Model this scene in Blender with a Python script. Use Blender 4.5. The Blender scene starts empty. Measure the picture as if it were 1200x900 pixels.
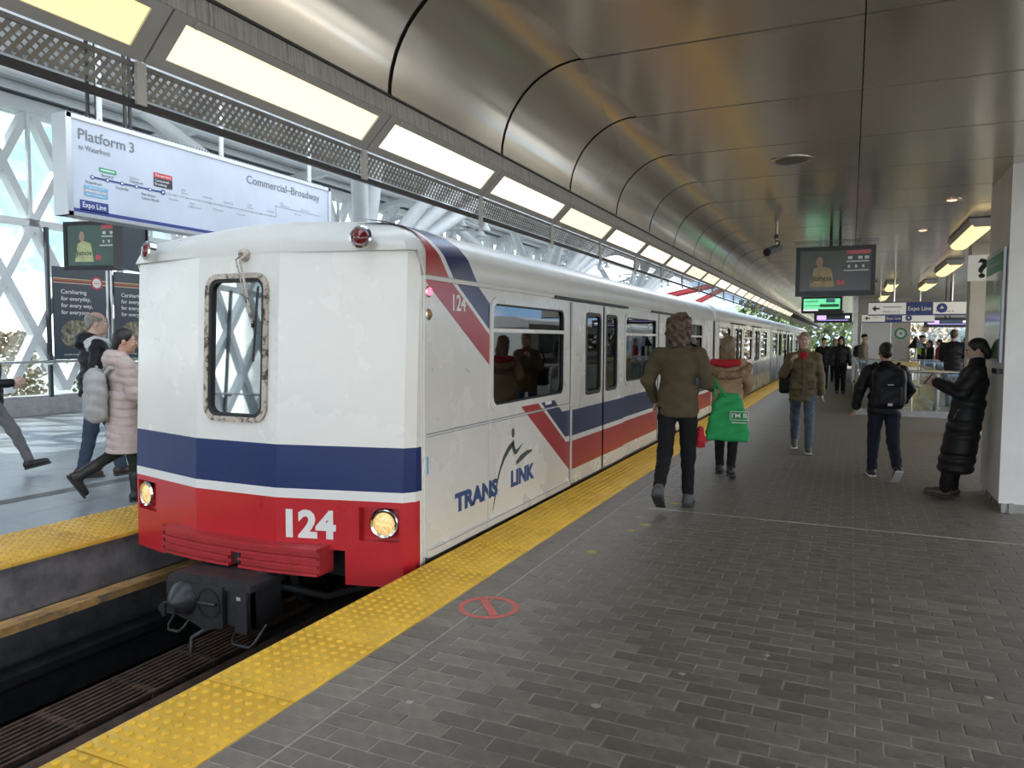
import bpy, math, random
import numpy as np
from mathutils import Vector, Matrix
random.seed(7); np.random.seed(7)
sc = bpy.context.scene
col = sc.collection
R = math.radians

# ------------------------------------------------------------------ camera
F_PX, CAM_H = 870.0, 1.62
YAW, PITCH, ROLL = R(24.49), R(3.42), R(0.25)
cf = Vector((-math.sin(YAW)*math.cos(PITCH), math.cos(YAW)*math.cos(PITCH), -math.sin(PITCH)))
cr = Vector((math.cos(YAW), math.sin(YAW), 0)); cu_ = cr.cross(cf)
cr, cu_ = cr*math.cos(ROLL)+cu_*math.sin(ROLL), cu_*math.cos(ROLL)-cr*math.sin(ROLL)
cam = bpy.data.cameras.new('camera'); camo = bpy.data.objects.new('camera', cam); col.objects.link(camo)
cam.sensor_fit = 'HORIZONTAL'; cam.sensor_width = 36; cam.lens = F_PX/1200*36; cam.clip_end = 600
camo.matrix_world = Matrix(((cr.x, cu_.x, -cf.x, 0), (cr.y, cu_.y, -cf.y, 0), (cr.z, cu_.z, -cf.z, CAM_H), (0, 0, 0, 1)))
sc.camera = camo
sc.view_settings.view_transform = 'Standard'; sc.view_settings.look = 'None'
sc.view_settings.exposure = 1.74; sc.view_settings.gamma = 1.0
sc.view_settings.use_curve_mapping = False

# ------------------------------------------------------------------ sky and sun
wd = bpy.data.worlds.new('sky'); sc.world = wd; wd.use_nodes = True
wn, wl = wd.node_tree.nodes, wd.node_tree.links
wn.clear()
wo = wn.new('ShaderNodeOutputWorld'); bg = wn.new('ShaderNodeBackground'); tc = wn.new('ShaderNodeTexCoord')
nz = wn.new('ShaderNodeTexNoise'); nz.inputs['Scale'].default_value = 3.2; nz.inputs['Detail'].default_value = 7; nz.inputs['Roughness'].default_value = .6
mp = wn.new('ShaderNodeMapping'); mp.inputs['Scale'].default_value = (1, 1, 2.4); mp.inputs['Location'].default_value = (.3, .1, .7)
rp = wn.new('ShaderNodeValToRGB'); rp.color_ramp.elements[0].position = .44; rp.color_ramp.elements[1].position = .6
mx = wn.new('ShaderNodeMix'); mx.data_type = 'RGBA'
mx.inputs[6].default_value = (.17, .29, .44, 1); mx.inputs[7].default_value = (1.0, .965, .91, 1)
wl.new(tc.outputs['Generated'], mp.inputs[0]); wl.new(mp.outputs[0], nz.inputs['Vector']); wl.new(nz.outputs[0], rp.inputs[0])
wl.new(rp.outputs[0], mx.inputs[0]); wl.new(mx.outputs[2], bg.inputs[0]); bg.inputs[1].default_value = 1.5
wl.new(bg.outputs[0], wo.inputs[0])
sun = bpy.data.lights.new('sun', 'SUN'); sun.energy = 4.0; sun.angle = R(.6); sun.color = (1, .95, .86)
suno = bpy.data.objects.new('sun', sun); col.objects.link(suno)
suno.rotation_euler = Vector((.70, .22, -.72)).to_track_quat('-Z', 'Y').to_euler()

# ------------------------------------------------------------------ helpers
MATS = {}
def mat(name, c, rough=.5, metal=0., var=0., vs=3., bump=0., bs=40., emit=0., coat=0., rnd=0., stretch=(1, 1, 1), spec=.5, rvar=0., c2=None, c2amt=(.5, .62)):
    m = bpy.data.materials.new(name); m.use_nodes = True; MATS[name] = m
    N, L = m.node_tree.nodes, m.node_tree.links
    b = N['Principled BSDF']; col4 = (*c, 1)
    b.inputs['Base Color'].default_value = col4; b.inputs['Roughness'].default_value = rough; b.inputs['Metallic'].default_value = metal
    b.inputs['Specular IOR Level'].default_value = spec
    if coat: b.inputs['Coat Weight'].default_value = coat; b.inputs['Coat Roughness'].default_value = .12
    src = None
    if var or bump or c2 or rvar:
        t = N.new('ShaderNodeTexCoord'); mp = N.new('ShaderNodeMapping'); mp.inputs['Scale'].default_value = stretch
        L.new(t.outputs['Object'], mp.inputs[0])
    if var or c2 or rvar:
        n = N.new('ShaderNodeTexNoise'); n.inputs['Scale'].default_value = vs; n.inputs['Detail'].default_value = 6; n.inputs['Roughness'].default_value = .62
        L.new(mp.outputs[0], n.inputs['Vector'])
    if var:
        r = N.new('ShaderNodeValToRGB'); e = r.color_ramp.elements
        e[0].position = .3; e[1].position = .7
        e[0].color = (*[max(0, k*(1-var)) for k in c], 1); e[1].color = (*[min(1, k*(1+var)) for k in c], 1)
        L.new(n.outputs[0], r.inputs[0]); src = r.outputs[0]
    if c2:
        r2 = N.new('ShaderNodeValToRGB'); e = r2.color_ramp.elements; e[0].position, e[1].position = c2amt
        n2 = N.new('ShaderNodeTexNoise'); n2.inputs['Scale'].default_value = vs*1.7; n2.inputs['Detail'].default_value = 8; n2.inputs['Roughness'].default_value = .7
        L.new(mp.outputs[0], n2.inputs['Vector']); L.new(n2.outputs[0], r2.inputs[0])
        mm = N.new('ShaderNodeMix'); mm.data_type = 'RGBA'; L.new(r2.outputs[0], mm.inputs[0])
        if src: L.new(src, mm.inputs[6])
        else: mm.inputs[6].default_value = col4
        mm.inputs[7].default_value = (*c2, 1); src = mm.outputs[2]
    if rnd:
        oi = N.new('ShaderNodeObjectInfo'); mr = N.new('ShaderNodeMapRange'); mr.inputs['To Min'].default_value = 1-rnd; mr.inputs['To Max'].default_value = 1+rnd
        L.new(oi.outputs['Random'], mr.inputs['Value']); hs = N.new('ShaderNodeHueSaturation'); L.new(mr.outputs[0], hs.inputs['Value'])
        if src: L.new(src, hs.inputs['Color'])
        else: hs.inputs['Color'].default_value = col4
        src = hs.outputs[0]
    if src: L.new(src, b.inputs['Base Color'])
    if rvar:
        mr = N.new('ShaderNodeMapRange'); mr.inputs['From Min'].default_value = .3; mr.inputs['From Max'].default_value = .7
        mr.inputs['To Min'].default_value = max(.02, rough-rvar); mr.inputs['To Max'].default_value = rough+rvar
        L.new(n.outputs[0], mr.inputs['Value']); L.new(mr.outputs[0], b.inputs['Roughness'])
    if bump:
        n3 = N.new('ShaderNodeTexNoise'); n3.inputs['Scale'].default_value = bs; n3.inputs['Detail'].default_value = 4
        L.new(mp.outputs[0], n3.inputs['Vector']); bp = N.new('ShaderNodeBump'); bp.inputs['Strength'].default_value = bump; bp.inputs['Distance'].default_value = .01
        L.new(n3.outputs[0], bp.inputs['Height']); L.new(bp.outputs[0], b.inputs['Normal'])
    if emit:
        b.inputs['Emission Color'].default_value = col4; b.inputs['Emission Strength'].default_value = emit
        if src: L.new(src, b.inputs['Emission Color'])
    return m
def glass(name, tint=(.9, .95, .95), refl=.5, rough=.02, base=.03):
    m = bpy.data.materials.new(name); m.use_nodes = True; MATS[name] = m
    N, L = m.node_tree.nodes, m.node_tree.links; N.clear()
    o = N.new('ShaderNodeOutputMaterial'); t = N.new('ShaderNodeBsdfTransparent'); g = N.new('ShaderNodeBsdfGlossy'); f = N.new('ShaderNodeLayerWeight')
    t.inputs[0].default_value = (*tint, 1); g.inputs['Roughness'].default_value = rough; g.inputs[0].default_value = (1, 1, 1, 1)
    f.inputs[0].default_value = .3
    mr = N.new('ShaderNodeMapRange'); mr.inputs['To Min'].default_value = base; mr.inputs['To Max'].default_value = refl
    s = N.new('ShaderNodeMixShader'); L.new(f.outputs['Fresnel'], mr.inputs['Value']); L.new(mr.outputs[0], s.inputs[0]); L.new(t.outputs[0], s.inputs[1]); L.new(g.outputs[0], s.inputs[2]); L.new(s.outputs[0], o.inputs[0])
    return m

def woff(o):
    v = Vector((0, 0, 0))
    while o is not None:
        v = v + o.location; o = o.parent
    return v
def tag(o, label=None, cat=None, group=None, kind=None):
    if label: o['label'] = label
    if cat: o['category'] = cat
    if group: o['group'] = group
    if kind: o['kind'] = kind
    return o
def thing(name, label, cat, loc=(0, 0, 0), group=None, rz=0, kind=None):
    o = bpy.data.objects.new(name, None); col.objects.link(o); o.empty_display_size = .1
    o.location = loc; o.rotation_euler = (0, 0, rz)
    return tag(o, label, cat, group, kind)
def link(name, me, m, parent=None, loc=None):
    o = bpy.data.objects.new(name, me); col.objects.link(o)
    if m is not None and not me.materials: me.materials.append(MATS[m] if isinstance(m, str) else m)
    if parent: o.parent = parent
    if loc is not None: o.location = loc
    return o
def dup(o, parent=None, loc=None):
    c = o.copy(); col.objects.link(c); c.parent = parent
    if loc is not None: c.location = loc
    for ch in list(o.children): dup(ch, c)
    return c
class MB:
    def __init__(s): s.v = []; s.f = []
    def add(s, vs, fs):
        n = len(s.v); s.v += [tuple(p) for p in vs]; s.f += [tuple(i+n for i in f) for f in fs]; return s
    def box(s, x0, x1, y0, y1, z0, z1):
        x0, x1 = min(x0, x1), max(x0, x1); y0, y1 = min(y0, y1), max(y0, y1); z0, z1 = min(z0, z1), max(z0, z1)
        return s.add([(x0, y0, z0), (x1, y0, z0), (x1, y1, z0), (x0, y1, z0), (x0, y0, z1), (x1, y0, z1), (x1, y1, z1), (x0, y1, z1)],
                     [(0, 3, 2, 1), (4, 5, 6, 7), (0, 1, 5, 4), (1, 2, 6, 5), (2, 3, 7, 6), (3, 0, 4, 7)])
    def bbox(s, x0, x1, y0, y1, z0, z1, b):       # box with chamfered vertical-and-top edges
        pts = []
        for (a0, a1, c0, c1, z) in ((x0, x1, y0, y1, z0), (x0, x1, y0, y1, z1-b), (x0+b, x1-b, y0+b, y1-b, z1)):
            pts += [(a0, c0, z), (a1, c0, z), (a1, c1, z), (a0, c1, z)]
        fs = [(0, 3, 2, 1), (8, 9, 10, 11)]
        for k in (0, 4):
            for i in range(4): j = (i+1) % 4; fs.append((k+i, k+j, k+4+j, k+4+i))
        return s.add(pts, fs)
    def prism(s, pts, axis, c0, c1):              # polygon in the two other axes, extruded along axis
        n = len(pts); ax = 'XYZ'.index(axis) if isinstance(axis, str) else axis
        def P(p, c):
            q = list(p); q.insert(ax, c); return tuple(q)
        vs = [P(p, c0) for p in pts]+[P(p, c1) for p in pts]
        return s.add(vs, [tuple(range(n)), tuple(range(2*n-1, n-1, -1))]+[(i, (i+1) % n+0, (i+1) % n+n, i+n) for i in range(n)])
    def tube(s, pts, r, n=8, r2=None, cap=True):
        pts = [Vector(p) for p in pts]; K = len(pts); rings = []; up = None
        for i, p in enumerate(pts):
            d = (pts[min(i+1, K-1)]-pts[max(i-1, 0)]).normalized()
            if up is None: up = Vector((0, 0, 1)) if abs(d.z) < .9 else Vector((1, 0, 0))
            a = d.cross(up).normalized(); b = a.cross(d); up = b
            rr = r if r2 is None else r+(r2-r)*i/(K-1)
            if isinstance(r, (list, tuple)): rr = r[i]
            rings.append([p+(a*math.cos(t)+b*math.sin(t))*rr for t in [2*math.pi*k/n for k in range(n)]])
        vs = [q for g in rings for q in g]; fs = []
        for i in range(K-1):
            for k in range(n): fs.append((i*n+k, i*n+(k+1) % n, (i+1)*n+(k+1) % n, (i+1)*n+k))
        if cap: fs += [tuple(range(n-1, -1, -1)), tuple(range((K-1)*n, K*n))]
        return s.add(vs, fs)
    def lathe(s, prof, c=(0, 0, 0), axis=(0, 0, 1), n=20):   # prof: (radius, distance along the axis)
        d = Vector(axis).normalized(); up = Vector((0, 0, 1)) if abs(d.z) < .9 else Vector((1, 0, 0))
        a = d.cross(up).normalized(); b = a.cross(d); c = Vector(c); vs = []; fs = []
        for (r, h) in prof: vs += [c+d*h+(a*math.cos(t)+b*math.sin(t))*max(r, 1e-4) for t in [2*math.pi*k/n for k in range(n)]]
        for i in range(len(prof)-1):
            for k in range(n): fs.append((i*n+k, i*n+(k+1) % n, (i+1)*n+(k+1) % n, (i+1)*n+k))
        fs += [tuple(range(n-1, -1, -1)), tuple(range((len(prof)-1)*n, len(prof)*n))]
        return s.add(vs, fs)
    def grid(s, P):                                # P[i][j] points -> quads
        a, b = len(P), len(P[0])
        return s.add([q for r in P for q in r], [(i*b+j, i*b+j+1, (i+1)*b+j+1, (i+1)*b+j) for i in range(a-1) for j in range(b-1)])
    def mesh(s, name, off=(0, 0, 0), smooth=None):
        me = bpy.data.meshes.new(name); o = off
        me.from_pydata([(p[0]-o[0], p[1]-o[1], p[2]-o[2]) for p in s.v], [], s.f); me.update()
        if smooth:
            me.shade_smooth(); me.set_sharp_from_angle(angle=R(smooth))
        return me
    def build(s, name, m, parent=None, smooth=None, local=False, fix=True):
        off = (0, 0, 0) if (local or parent is None) else woff(parent)
        me = s.mesh(name, off, smooth)
        if fix: fixn(me)
        return link(name, me, m, parent)
def fixn(me):
    import bmesh
    b = bmesh.new(); b.from_mesh(me); bmesh.ops.recalc_face_normals(b, faces=b.faces); b.to_mesh(me); b.free()
def rrect(y0, y1, z0, z1, r, n=5):
    P = []
    for cy, cz, a0 in ((y1-r, z1-r, 0), (y0+r, z1-r, 90), (y0+r, z0+r, 180), (y1-r, z0+r, 270)):
        for k in range(n+1): a = R(a0+90*k/n); P.append((cy+r*math.cos(a), cz+r*math.sin(a)))
    return P
def ring_prism(mb, A, B, axis, c0, c1):           # frame between outline A and outline B (same count)
    n = len(A); ax = 'XYZ'.index(axis)
    def P(p, c):
        q = list(p); q.insert(ax, c); return tuple(q)
    vs = [P(p, c0) for p in A]+[P(p, c0) for p in B]+[P(p, c1) for p in A]+[P(p, c1) for p in B]; fs = []
    for i in range(n):
        j = (i+1) % n
        fs += [(i, j, n+j, n+i), (2*n+i, 3*n+i, 3*n+j, 2*n+j), (i, 2*n+i, 2*n+j, j), (n+i, n+j, 3*n+j, 3*n+i)]
    mb.add(vs, fs)
def clip(poly, a, b, c):                          # keep a*x+b*y<=c
    out = []
    for i in range(len(poly)):
        p, q = poly[i], poly[(i+1) % len(poly)]; dp, dq = a*p[0]+b*p[1]-c, a*q[0]+b*q[1]-c
        if dp <= 0: out.append(p)
        if dp*dq < 0: t = dp/(dp-dq); out.append((p[0]+(q[0]-p[0])*t, p[1]+(q[1]-p[1])*t))
    return out
FONT = {}
def text(s, m, parent, org, xd, yd, h, w=None, bold=0., ext=.001, name='lettering', spacing=1.):
    key = (s, bold, spacing)
    if key not in FONT:
        cu = bpy.data.curves.new('t', 'FONT'); cu.body = s; cu.size = 1; cu.offset = bold; cu.extrude = .5; cu.resolution_u = 3; cu.space_character = spacing
        ob = bpy.data.objects.new('t', cu); col.objects.link(ob)
        me = ob.to_mesh(); V = np.array([v.co[:] for v in me.vertices]); Fc = [tuple(p.vertices) for p in me.polygons]
        ob.to_mesh_clear(); bpy.data.objects.remove(ob); bpy.data.curves.remove(cu); FONT[key] = (V, Fc)
    V, Fc = FONT[key]
    x = V[:, 0]-V[:, 0].min(); sy = h/.72; sx = sy if w is None else w/x.max()
    xd, yd = Vector(xd).normalized(), Vector(yd).normalized(); n = xd.cross(yd); o = Vector(org)
    mb = MB(); mb.add([o+xd*(a*sx)+yd*(b*sy)+n*((c+.5)*ext) for a, b, c in zip(x, V[:, 1], V[:, 2])], Fc)
    return mb.build(name, m, parent, fix=False)
ORD = ['first', 'second', 'third', 'fourth', 'fifth', 'sixth', 'seventh', 'eighth', 'ninth', 'tenth', 'eleventh', 'twelfth', 'thirteenth', 'fourteenth', 'fifteenth', 'sixteenth', 'seventeenth', 'eighteenth', 'nineteenth', 'twentieth', 'twenty-first', 'twenty-second', 'twenty-third', 'twenty-fourth', 'twenty-fifth', 'twenty-sixth', 'twenty-seventh', 'twenty-eighth', 'twenty-ninth', 'thirtieth']
# ------------------------------------------------------------------ materials
mat('paver', (.178, .154, .13), .52, var=.35, vs=9, bump=.35, bs=130, rnd=.22, rvar=.1, c2=(.20, .182, .16), c2amt=(.55, .8))
mat('mortar', (.36, .33, .285), .8, var=.3, vs=14, bump=.3, bs=90)
mat('concrete', (.30, .29, .28), .75, var=.25, vs=3, bump=.3, bs=50)
mat('dark_concrete', (.15, .15, .16), .55, var=.4, vs=5, bump=.3, bs=60, c2=(.24, .24, .25), c2amt=(.6, .75))
mat('track_black', (.012, .012, .013), .6, var=.5, vs=6, bump=.4, bs=40)
mat('rust', (.10, .062, .045), .7, var=.5, vs=8, bump=.4, bs=60, c2=(.16, .08, .045), c2amt=(.5, .7))
mat('worn_ochre', (.50, .29, .10), .65, var=.45, vs=5, bump=.3, bs=50, c2=(.22, .16, .12), c2amt=(.5, .62), stretch=(3, .6, 1))
mat('tactile', (.70, .415, .025), .5, var=.14, vs=5, bump=.25, bs=160, c2=(.34, .22, .05), c2amt=(.62, .85), rnd=.05)
mat('tactile_left', (.62, .36, .045), .45, var=.12, vs=5, bump=.2, bs=160, c2=(.32, .2, .06), c2amt=(.62, .8))
mat('left_tile', (.25, .265, .29), .38, var=.14, vs=6, bump=.12, bs=90, rnd=.09, rvar=.1)
mat('left_grout', (.13, .14, .155), .7, var=.2)
mat('panel_metal', (.68, .63, .535), .19, metal=.68, var=.03, vs=.8, bump=.03, bs=2.2, rvar=.03, rnd=.03)
mat('joint_dark', (.03, .028, .026), .6)
mat('fascia', (.42, .40, .36), .4, metal=.3, var=.3, vs=8, stretch=(1, 9, .5), c2=(.05, .045, .04), c2amt=(.56, .7))
mat('housing_grey', (.44, .43, .41), .42, metal=.2, var=.08, vs=5)
mat('lamp_warm', (1.0, .84, .56), .4, emit=.37)
mat('lamp_pale', (1.0, .89, .68), .4, emit=.40)
mat('lamp_yellow', (1.0, .78, .36), .4, emit=.36)
mat('perforated', (.20, .185, .165), .5, metal=.4, var=.3, vs=10)
mat('black_rail', (.012, .011, .011), .45)
mat('white_steel', (.70, .73, .75), .4, var=.06, vs=4)
mat('deck_white', (.55, .56, .56), .55, var=.12, vs=2)
mat('red_steel', (.45, .03, .035), .4)
mat('stainless', (.62, .60, .57), .25, metal=.9, var=.06, vs=3, rvar=.06)
mat('pillar_white', (.74, .73, .70), .4, var=.07, vs=2.2, c2=(.58, .56, .53), c2amt=(.6, .85))
mat('beige_wall', (.56, .53, .47), .5, var=.06, vs=2)
mat('curb_stone', (.36, .355, .345), .7, var=.2, vs=7, bump=.3, bs=60)
mat('frame_dark', (.03, .035, .04), .35)
mat('black_plastic', (.012, .012, .013), .35)
mat('white_paint', (.78, .78, .77), .45)
mat('sign_white', (.80, .80, .78), .4)
mat('ink', (.03, .03, .035), .5)
mat('ink_grey', (.16, .17, .19), .5)
mat('ink_soft', (.42, .44, .48), .5)
mat('navy', (.035, .055, .22), .4)
mat('sign_red', (.55, .05, .06), .4)
mat('sign_green', (.05, .33, .16), .4)
mat('sign_blue', (.16, .40, .62), .4)
glass('pane_clear', (.90, .95, .96), .55, base=.03)
glass('pane_green', (.92, .96, .95), .45, base=.05)
mat('foliage', (.10, .14, .05), .7, var=.5, vs=2, rnd=.3)
mat('foliage_dry', (.23, .17, .10), .7, var=.4, vs=2, rnd=.3)
mat('ground', (.16, .17, .14), .9, var=.3, vs=.2)

PZ = -0.08            # level of the platform across the track
# ------------------------------------------------------------------ near platform
mb = MB(); mb.box(-2.74, 5.6, -4, 62, -.30, -.0035); mb.box(-2.72, 5.6, -4, 62, -1.3, -.30)
floor = tag(mb.build('floor', 'mortar'), 'grey block paved platform floor beside the train', kind='structure')
# block pavers: running bond, rows across the platform, with a stretcher border along the tactile strip
PW, PD, G = .2065, .1035, .008
allp = []
y = -2.0; k = 0
while y < 14.95:
    x = -2.205
    allp.append((x, y, .205))
    x = -1.995 + (0 if k % 2 else -PW/2)
    while x < 5.2:
        x0 = max(x, -1.992); allp.append((x0, y, x+PW-x0)); x += PW
    y += PD; k += 1
def cproj(p):
    d = Vector(p)-Vector((0, 0, CAM_H)); z = d.dot(cf)
    if z < .3: return None
    return 600+F_PX*d.dot(cr)/z, 450-F_PX*d.dot(cu_)/z, z
vis = []
for (x, y, w) in allp:
    q = cproj((x+w/2, y+PD/2, 0))
    if q and -20 < q[0] < 1225 and q[1] < 915: vis.append((q[2], x, y, w))
vis.sort()
full = [p for p in vis if abs(p[3]-PW) < .003][:300]; fs_ = set((p[1], p[2]) for p in full)
pm = MB().bbox(0, PW-G, 0, PD-G, -.02, 0, .0025).mesh('paver')
for (d, x, y, w) in full:
    o = link('paver', pm, 'paver', floor, (x, y, random.uniform(-.0015, .0015)))
mb = MB()
for (x, y, w) in [p for p in allp if (p[0], p[1]) not in fs_]:
    if w > .02: mb.bbox(x, x+w-G, y, y+PD-G, -.02, random.uniform(-.001, .001), .0025)
tag(mb.build('paver_field', 'paver', floor, fix=False), kind='stuff')
# farther away the blocks can no longer be told apart
m = mat('paving_far', (.178, .154, .13), .6)
N, L = m.node_tree.nodes, m.node_tree.links
br = N.new('ShaderNodeTexBrick'); t = N.new('ShaderNodeTexCoord'); L.new(t.outputs['Object'], br.inputs['Vector'])
for k, v in (('Scale', 1.0), ('Brick Width', PW), ('Row Height', PD), ('Mortar Size', .004)): br.inputs[k].default_value = v
br.inputs['Color1'].default_value = (.178, .154, .13, 1); br.inputs['Color2'].default_value = (.155, .133, .112, 1); br.inputs['Mortar'].default_value = (.20, .185, .165, 1)
L.new(br.outputs[0], N['Principled BSDF'].inputs['Base Color'])
mb = MB(); mb.box(-2.205, 5.6, 15.0, 62, -.012, -.001); mb.build('paving', 'paving_far', floor)
mb = MB(); mb.box(-1.75, 5.6, 7.005, 7.03, -.01, .0012); mb.build('joint_strip', 'mortar', floor)
# tactile tiles with truncated domes
def dome_tile(name, w, d, nx, ny, r=.0185, h=.0095):
    mb = MB(); mb.bbox(0, w, 0, d-.006, -.03, 0, .003)
    for i in range(nx):
        for j in range(ny):
            cx, cy = w*(i+.5)/nx, d*(j+.5)/ny
            mb.lathe([(r, -.001), (r*.95, h*.5), (r*.75, h*.9), (r*.35, h)], (cx, cy, 0), n=10)
    me = mb.mesh(name, smooth=50); fixn(me); return me
tm = dome_tile('tactile_tile', .527, .66, 8, 10)
for k in range(-3, 68):
    link('tactile_tile', tm, 'tactile', floor, (-2.74, 2.53+.66*k, .004))
# red stencilled ring on the pavers
mat('stencil', (.50, .11, .09), .6, var=.3, vs=20)
st = thing('floor_stencil', 'faded red no-entry ring stencilled on the grey pavers', 'floor marking', (-1.95, 3.95, .002))
A = [(-1.95+.185*math.cos(a), 3.955+.185*math.sin(a)) for a in [2*math.pi*k/36 for k in range(36)]]
B = [(-1.95+.15*math.cos(a), 3.955+.15*math.sin(a)) for a in [2*math.pi*k/36 for k in range(36)]]
mb = MB(); ring_prism(mb, A, B, 'Z', .0012, .0028); mb.build('ring', 'stencil', st)
mb = MB(); mb.prism([(-2.06, 4.05), (-2.02, 4.08), (-1.84, 3.86), (-1.88, 3.83)], 'Z', .0012, .0028)
mb.build('slash', 'stencil', st)
# dried gum and paint specks
mat('speck_pale', (.42, .40, .36), .8); mat('speck_ochre', (.42, .30, .08), .8)
for (x, y, r, c) in [(-.98, 3.07, .018, 'speck_pale'), (-.70, 3.55, .014, 'speck_pale'), (-.35, 3.95, .013, 'speck_pale'), (-1.75, 2.75, .016, 'speck_pale'), (.45, 3.2, .016, 'speck_pale'),
                     (.25, 4.1, .012, 'speck_pale'), (.62, 3.9, .014, 'speck_pale'), (-1.2, 2.35, .013, 'speck_pale'), (-1.76, 5.35, .045, 'speck_ochre'), (-1.66, 6.1, .03, 'speck_ochre'), (-1.6, 6.35, .04, 'speck_ochre'),
                     (-1.72, 6.6, .025, 'speck_ochre'), (-1.55, 7.3, .05, 'speck_ochre'), (-1.45, 7.5, .03, 'speck_ochre'), (-.2, 2.9, .011, 'speck_pale'), (.1, 2.75, .012, 'speck_pale')]:
    n = 9; P = [(x+r*random.uniform(.6, 1.2)*math.cos(2*math.pi*k/n)*1.3, y+r*random.uniform(.6, 1.2)*math.sin(2*math.pi*k/n)) for k in range(n)]
    MB().prism(P, 'Z', .0008, .002).build('speck', c, floor)

# ------------------------------------------------------------------ track bed
mb = MB(); mb.box(-6.2, -2.7, -8, 62, -1.5, -1.25); tb = tag(mb.build('floor_track_bed', 'track_black'), 'dark sunken track bed between the platforms', kind='structure')
mb = MB(); mb.box(-2.74, -2.70, -4, 62, -1.25, -.03); mb.build('edge_face', 'dark_concrete', tb)
mb = MB(); mb.box(-3.3, -2.9, -8, 62, -1.25, -1.02); mb.build('side_beam', 'rust', tb)
for x in (-5.22, -3.72):
    rl = thing('running_rail', ('steel running rail farther from the camera in the dark trackway' if x < -4.5 else 'steel running rail under the near side of the train'), 'rail', (x, 2, -1.22))
    mb = MB(); mb.prism([(x-.07, -1.24), (x+.07, -1.24), (x+.07, -1.22), (x+.012, -1.20), (x+.012, -1.12), (x+.035, -1.11), (x+.035, -1.08), (x-.035, -1.08), (x-.035, -1.11), (x-.012, -1.12), (x-.012, -1.20), (x-.07, -1.22)], 'Y', -8, 62)
    mb.v = [(p[0], p[1], p[2]) for p in mb.v]
    mb.build('rail_section', 'rust', rl)
mb = MB(); mb.box(-5.75, -5.55, -8, 62, -.95, -.88); mb.box(-5.6, -5.57, -8, 62, -1.2, -.95); mb.build('power_rail_cover', 'track_black', tb)
mb = MB(); mb.box(-4.75, -4.05, -8, 62, -1.25, -1.0); 
gr = thing('track_grating', 'long rusty slotted grating lying along the trackway in front of the train', 'grating', (-4.9, 2, -1.06))
for i in range(9):
    x = -5.12+i*.056
    MB().box(x, x+.026, 0, 5.0, -1.035, -1.0).build('bar', 'rust', gr)
for k in range(8):
    MB().box(-5.13, -4.64, .3+.58*k, .36+.58*k, -1.05, -1.006).build('cross_bar', 'rust', gr)
mb = MB(); mb.box(-4.60, -3.35, -8, 62, -1.14, -1.03); mb.build('reaction_plate', 'rust', tb)

# ------------------------------------------------------------------ platform across the track
mb = MB(); mb.box(-17.6, -5.78, -22, 62, PZ-.4, PZ-.012); fl2 = tag(mb.build('floor_far_platform', 'left_grout'), 'bluish grey tiled floor of the platform across the track', kind='structure')
mb = MB(); mb.box(-6.3, -5.98, -22, 62, -1.5, -.4); mb.box(-5.98, -5.74, -22, 62, PZ-.44, PZ-.02); mb.box(-6.0, -5.72, -22, 62, PZ-.45, PZ-.42); mb.build('edge_face', 'dark_concrete', fl2)
for k in range(12):
    mb = MB(); mb.bbox(-5.99, -5.58, -2+1.6*k, -.41+1.6*k, -.57, -.50, .006); mb.build('cover_board', 'worn_ochre', fl2)
tm2 = dome_tile('tactile_tile', .90, .80, 12, 11, .018)
for k in range(-6, 30): link('tactile_tile', tm2, 'tactile_left', fl2, (-6.60, 3.45+.8*k, PZ+.004))
tl = MB().bbox(0, .596, 0, .596, -.015, 0, .003).mesh('floor_tile')
rest = MB(); tiles = []
for i in range(18):
    x = -7.205-.6*i-(.22 if i >= 2 else 0)
    for j in range(-20, 70): tiles.append((x, .6*j+(.3 if i % 2 else 0)))
tiles.sort(key=lambda p: (p[0]**2+p[1]**2) if p[1] > 2 else 1e4+p[1]**2)
for i, (x, y) in enumerate(tiles):
    if i < 300: link('floor_tile', tl, 'left_tile', fl2, (x, y, PZ+random.uniform(-.0008, .0008)))
    else: rest.bbox(x, x+.596, y, y+.596, PZ-.015, PZ, .003)
tag(rest.build('tile_field', 'left_tile', fl2, fix=False), kind='stuff')
dr = thing('drain_channel', 'dark slotted drain channel running along the grey tiles by the bald man', 'drain', (-8.1, 6, PZ))
MB().box(-8.02, -7.81, -10, 30, PZ-.012, PZ-.004).build('channel', 'joint_dark', dr)
for i in range(5): MB().box(-8.01+.042*i, -7.985+.042*i, -10, 30, PZ-.01, PZ+.001).build('slot_bar', 'dark_concrete', dr)

# ------------------------------------------------------------------ glazed wall with steel diagrid
WX = -16.5
wall = MB().box(WX-.35, WX+.30, -24, 46, PZ, .27).build('wall_left', 'curb_stone'); tag(wall, 'glazed wall with white steel diamond lattice across the far platform', kind='structure')
MB().box(WX-.25, WX+.20, -24, 46, .27, .33).build('sill', 'curb_stone', wall)
HY, HZ = .632, 1.23
def member(sgn):
    L_ = math.hypot(HY, HZ); ay, az = HY/L_, sgn*HZ/L_; w, t = .085, .12; mb = MB(); ny, nz_ = -az, ay
    P = [(ny*w, nz_*w), (ny*w+HY, nz_*w+sgn*HZ), (-ny*w+HY, -nz_*w+sgn*HZ), (-ny*w, -nz_*w)]
    mb.prism(P, 'X', -t, t); me = mb.mesh('diagonal'); fixn(me); return me
mu, md = member(1), member(-1)
for k in range(-54, 56):
    y0 = 10.64+HY*k
    for lv in range(5):
        z0 = 4.14+HZ*(lv-3)
        up = (k+lv+3) % 2 == 0
        link('diagonal', mu if up else md, 'white_steel', wall, (WX, y0, z0 if up else z0+HZ))
MB().box(WX-.10, WX+.12, -24, 46, 4.05, 4.20).build('transom', 'white_steel', wall)
MB().box(WX-.15, WX+.15, -24, 46, 6.5, 6.78).build('eaves_beam', 'white_steel', wall)
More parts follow.
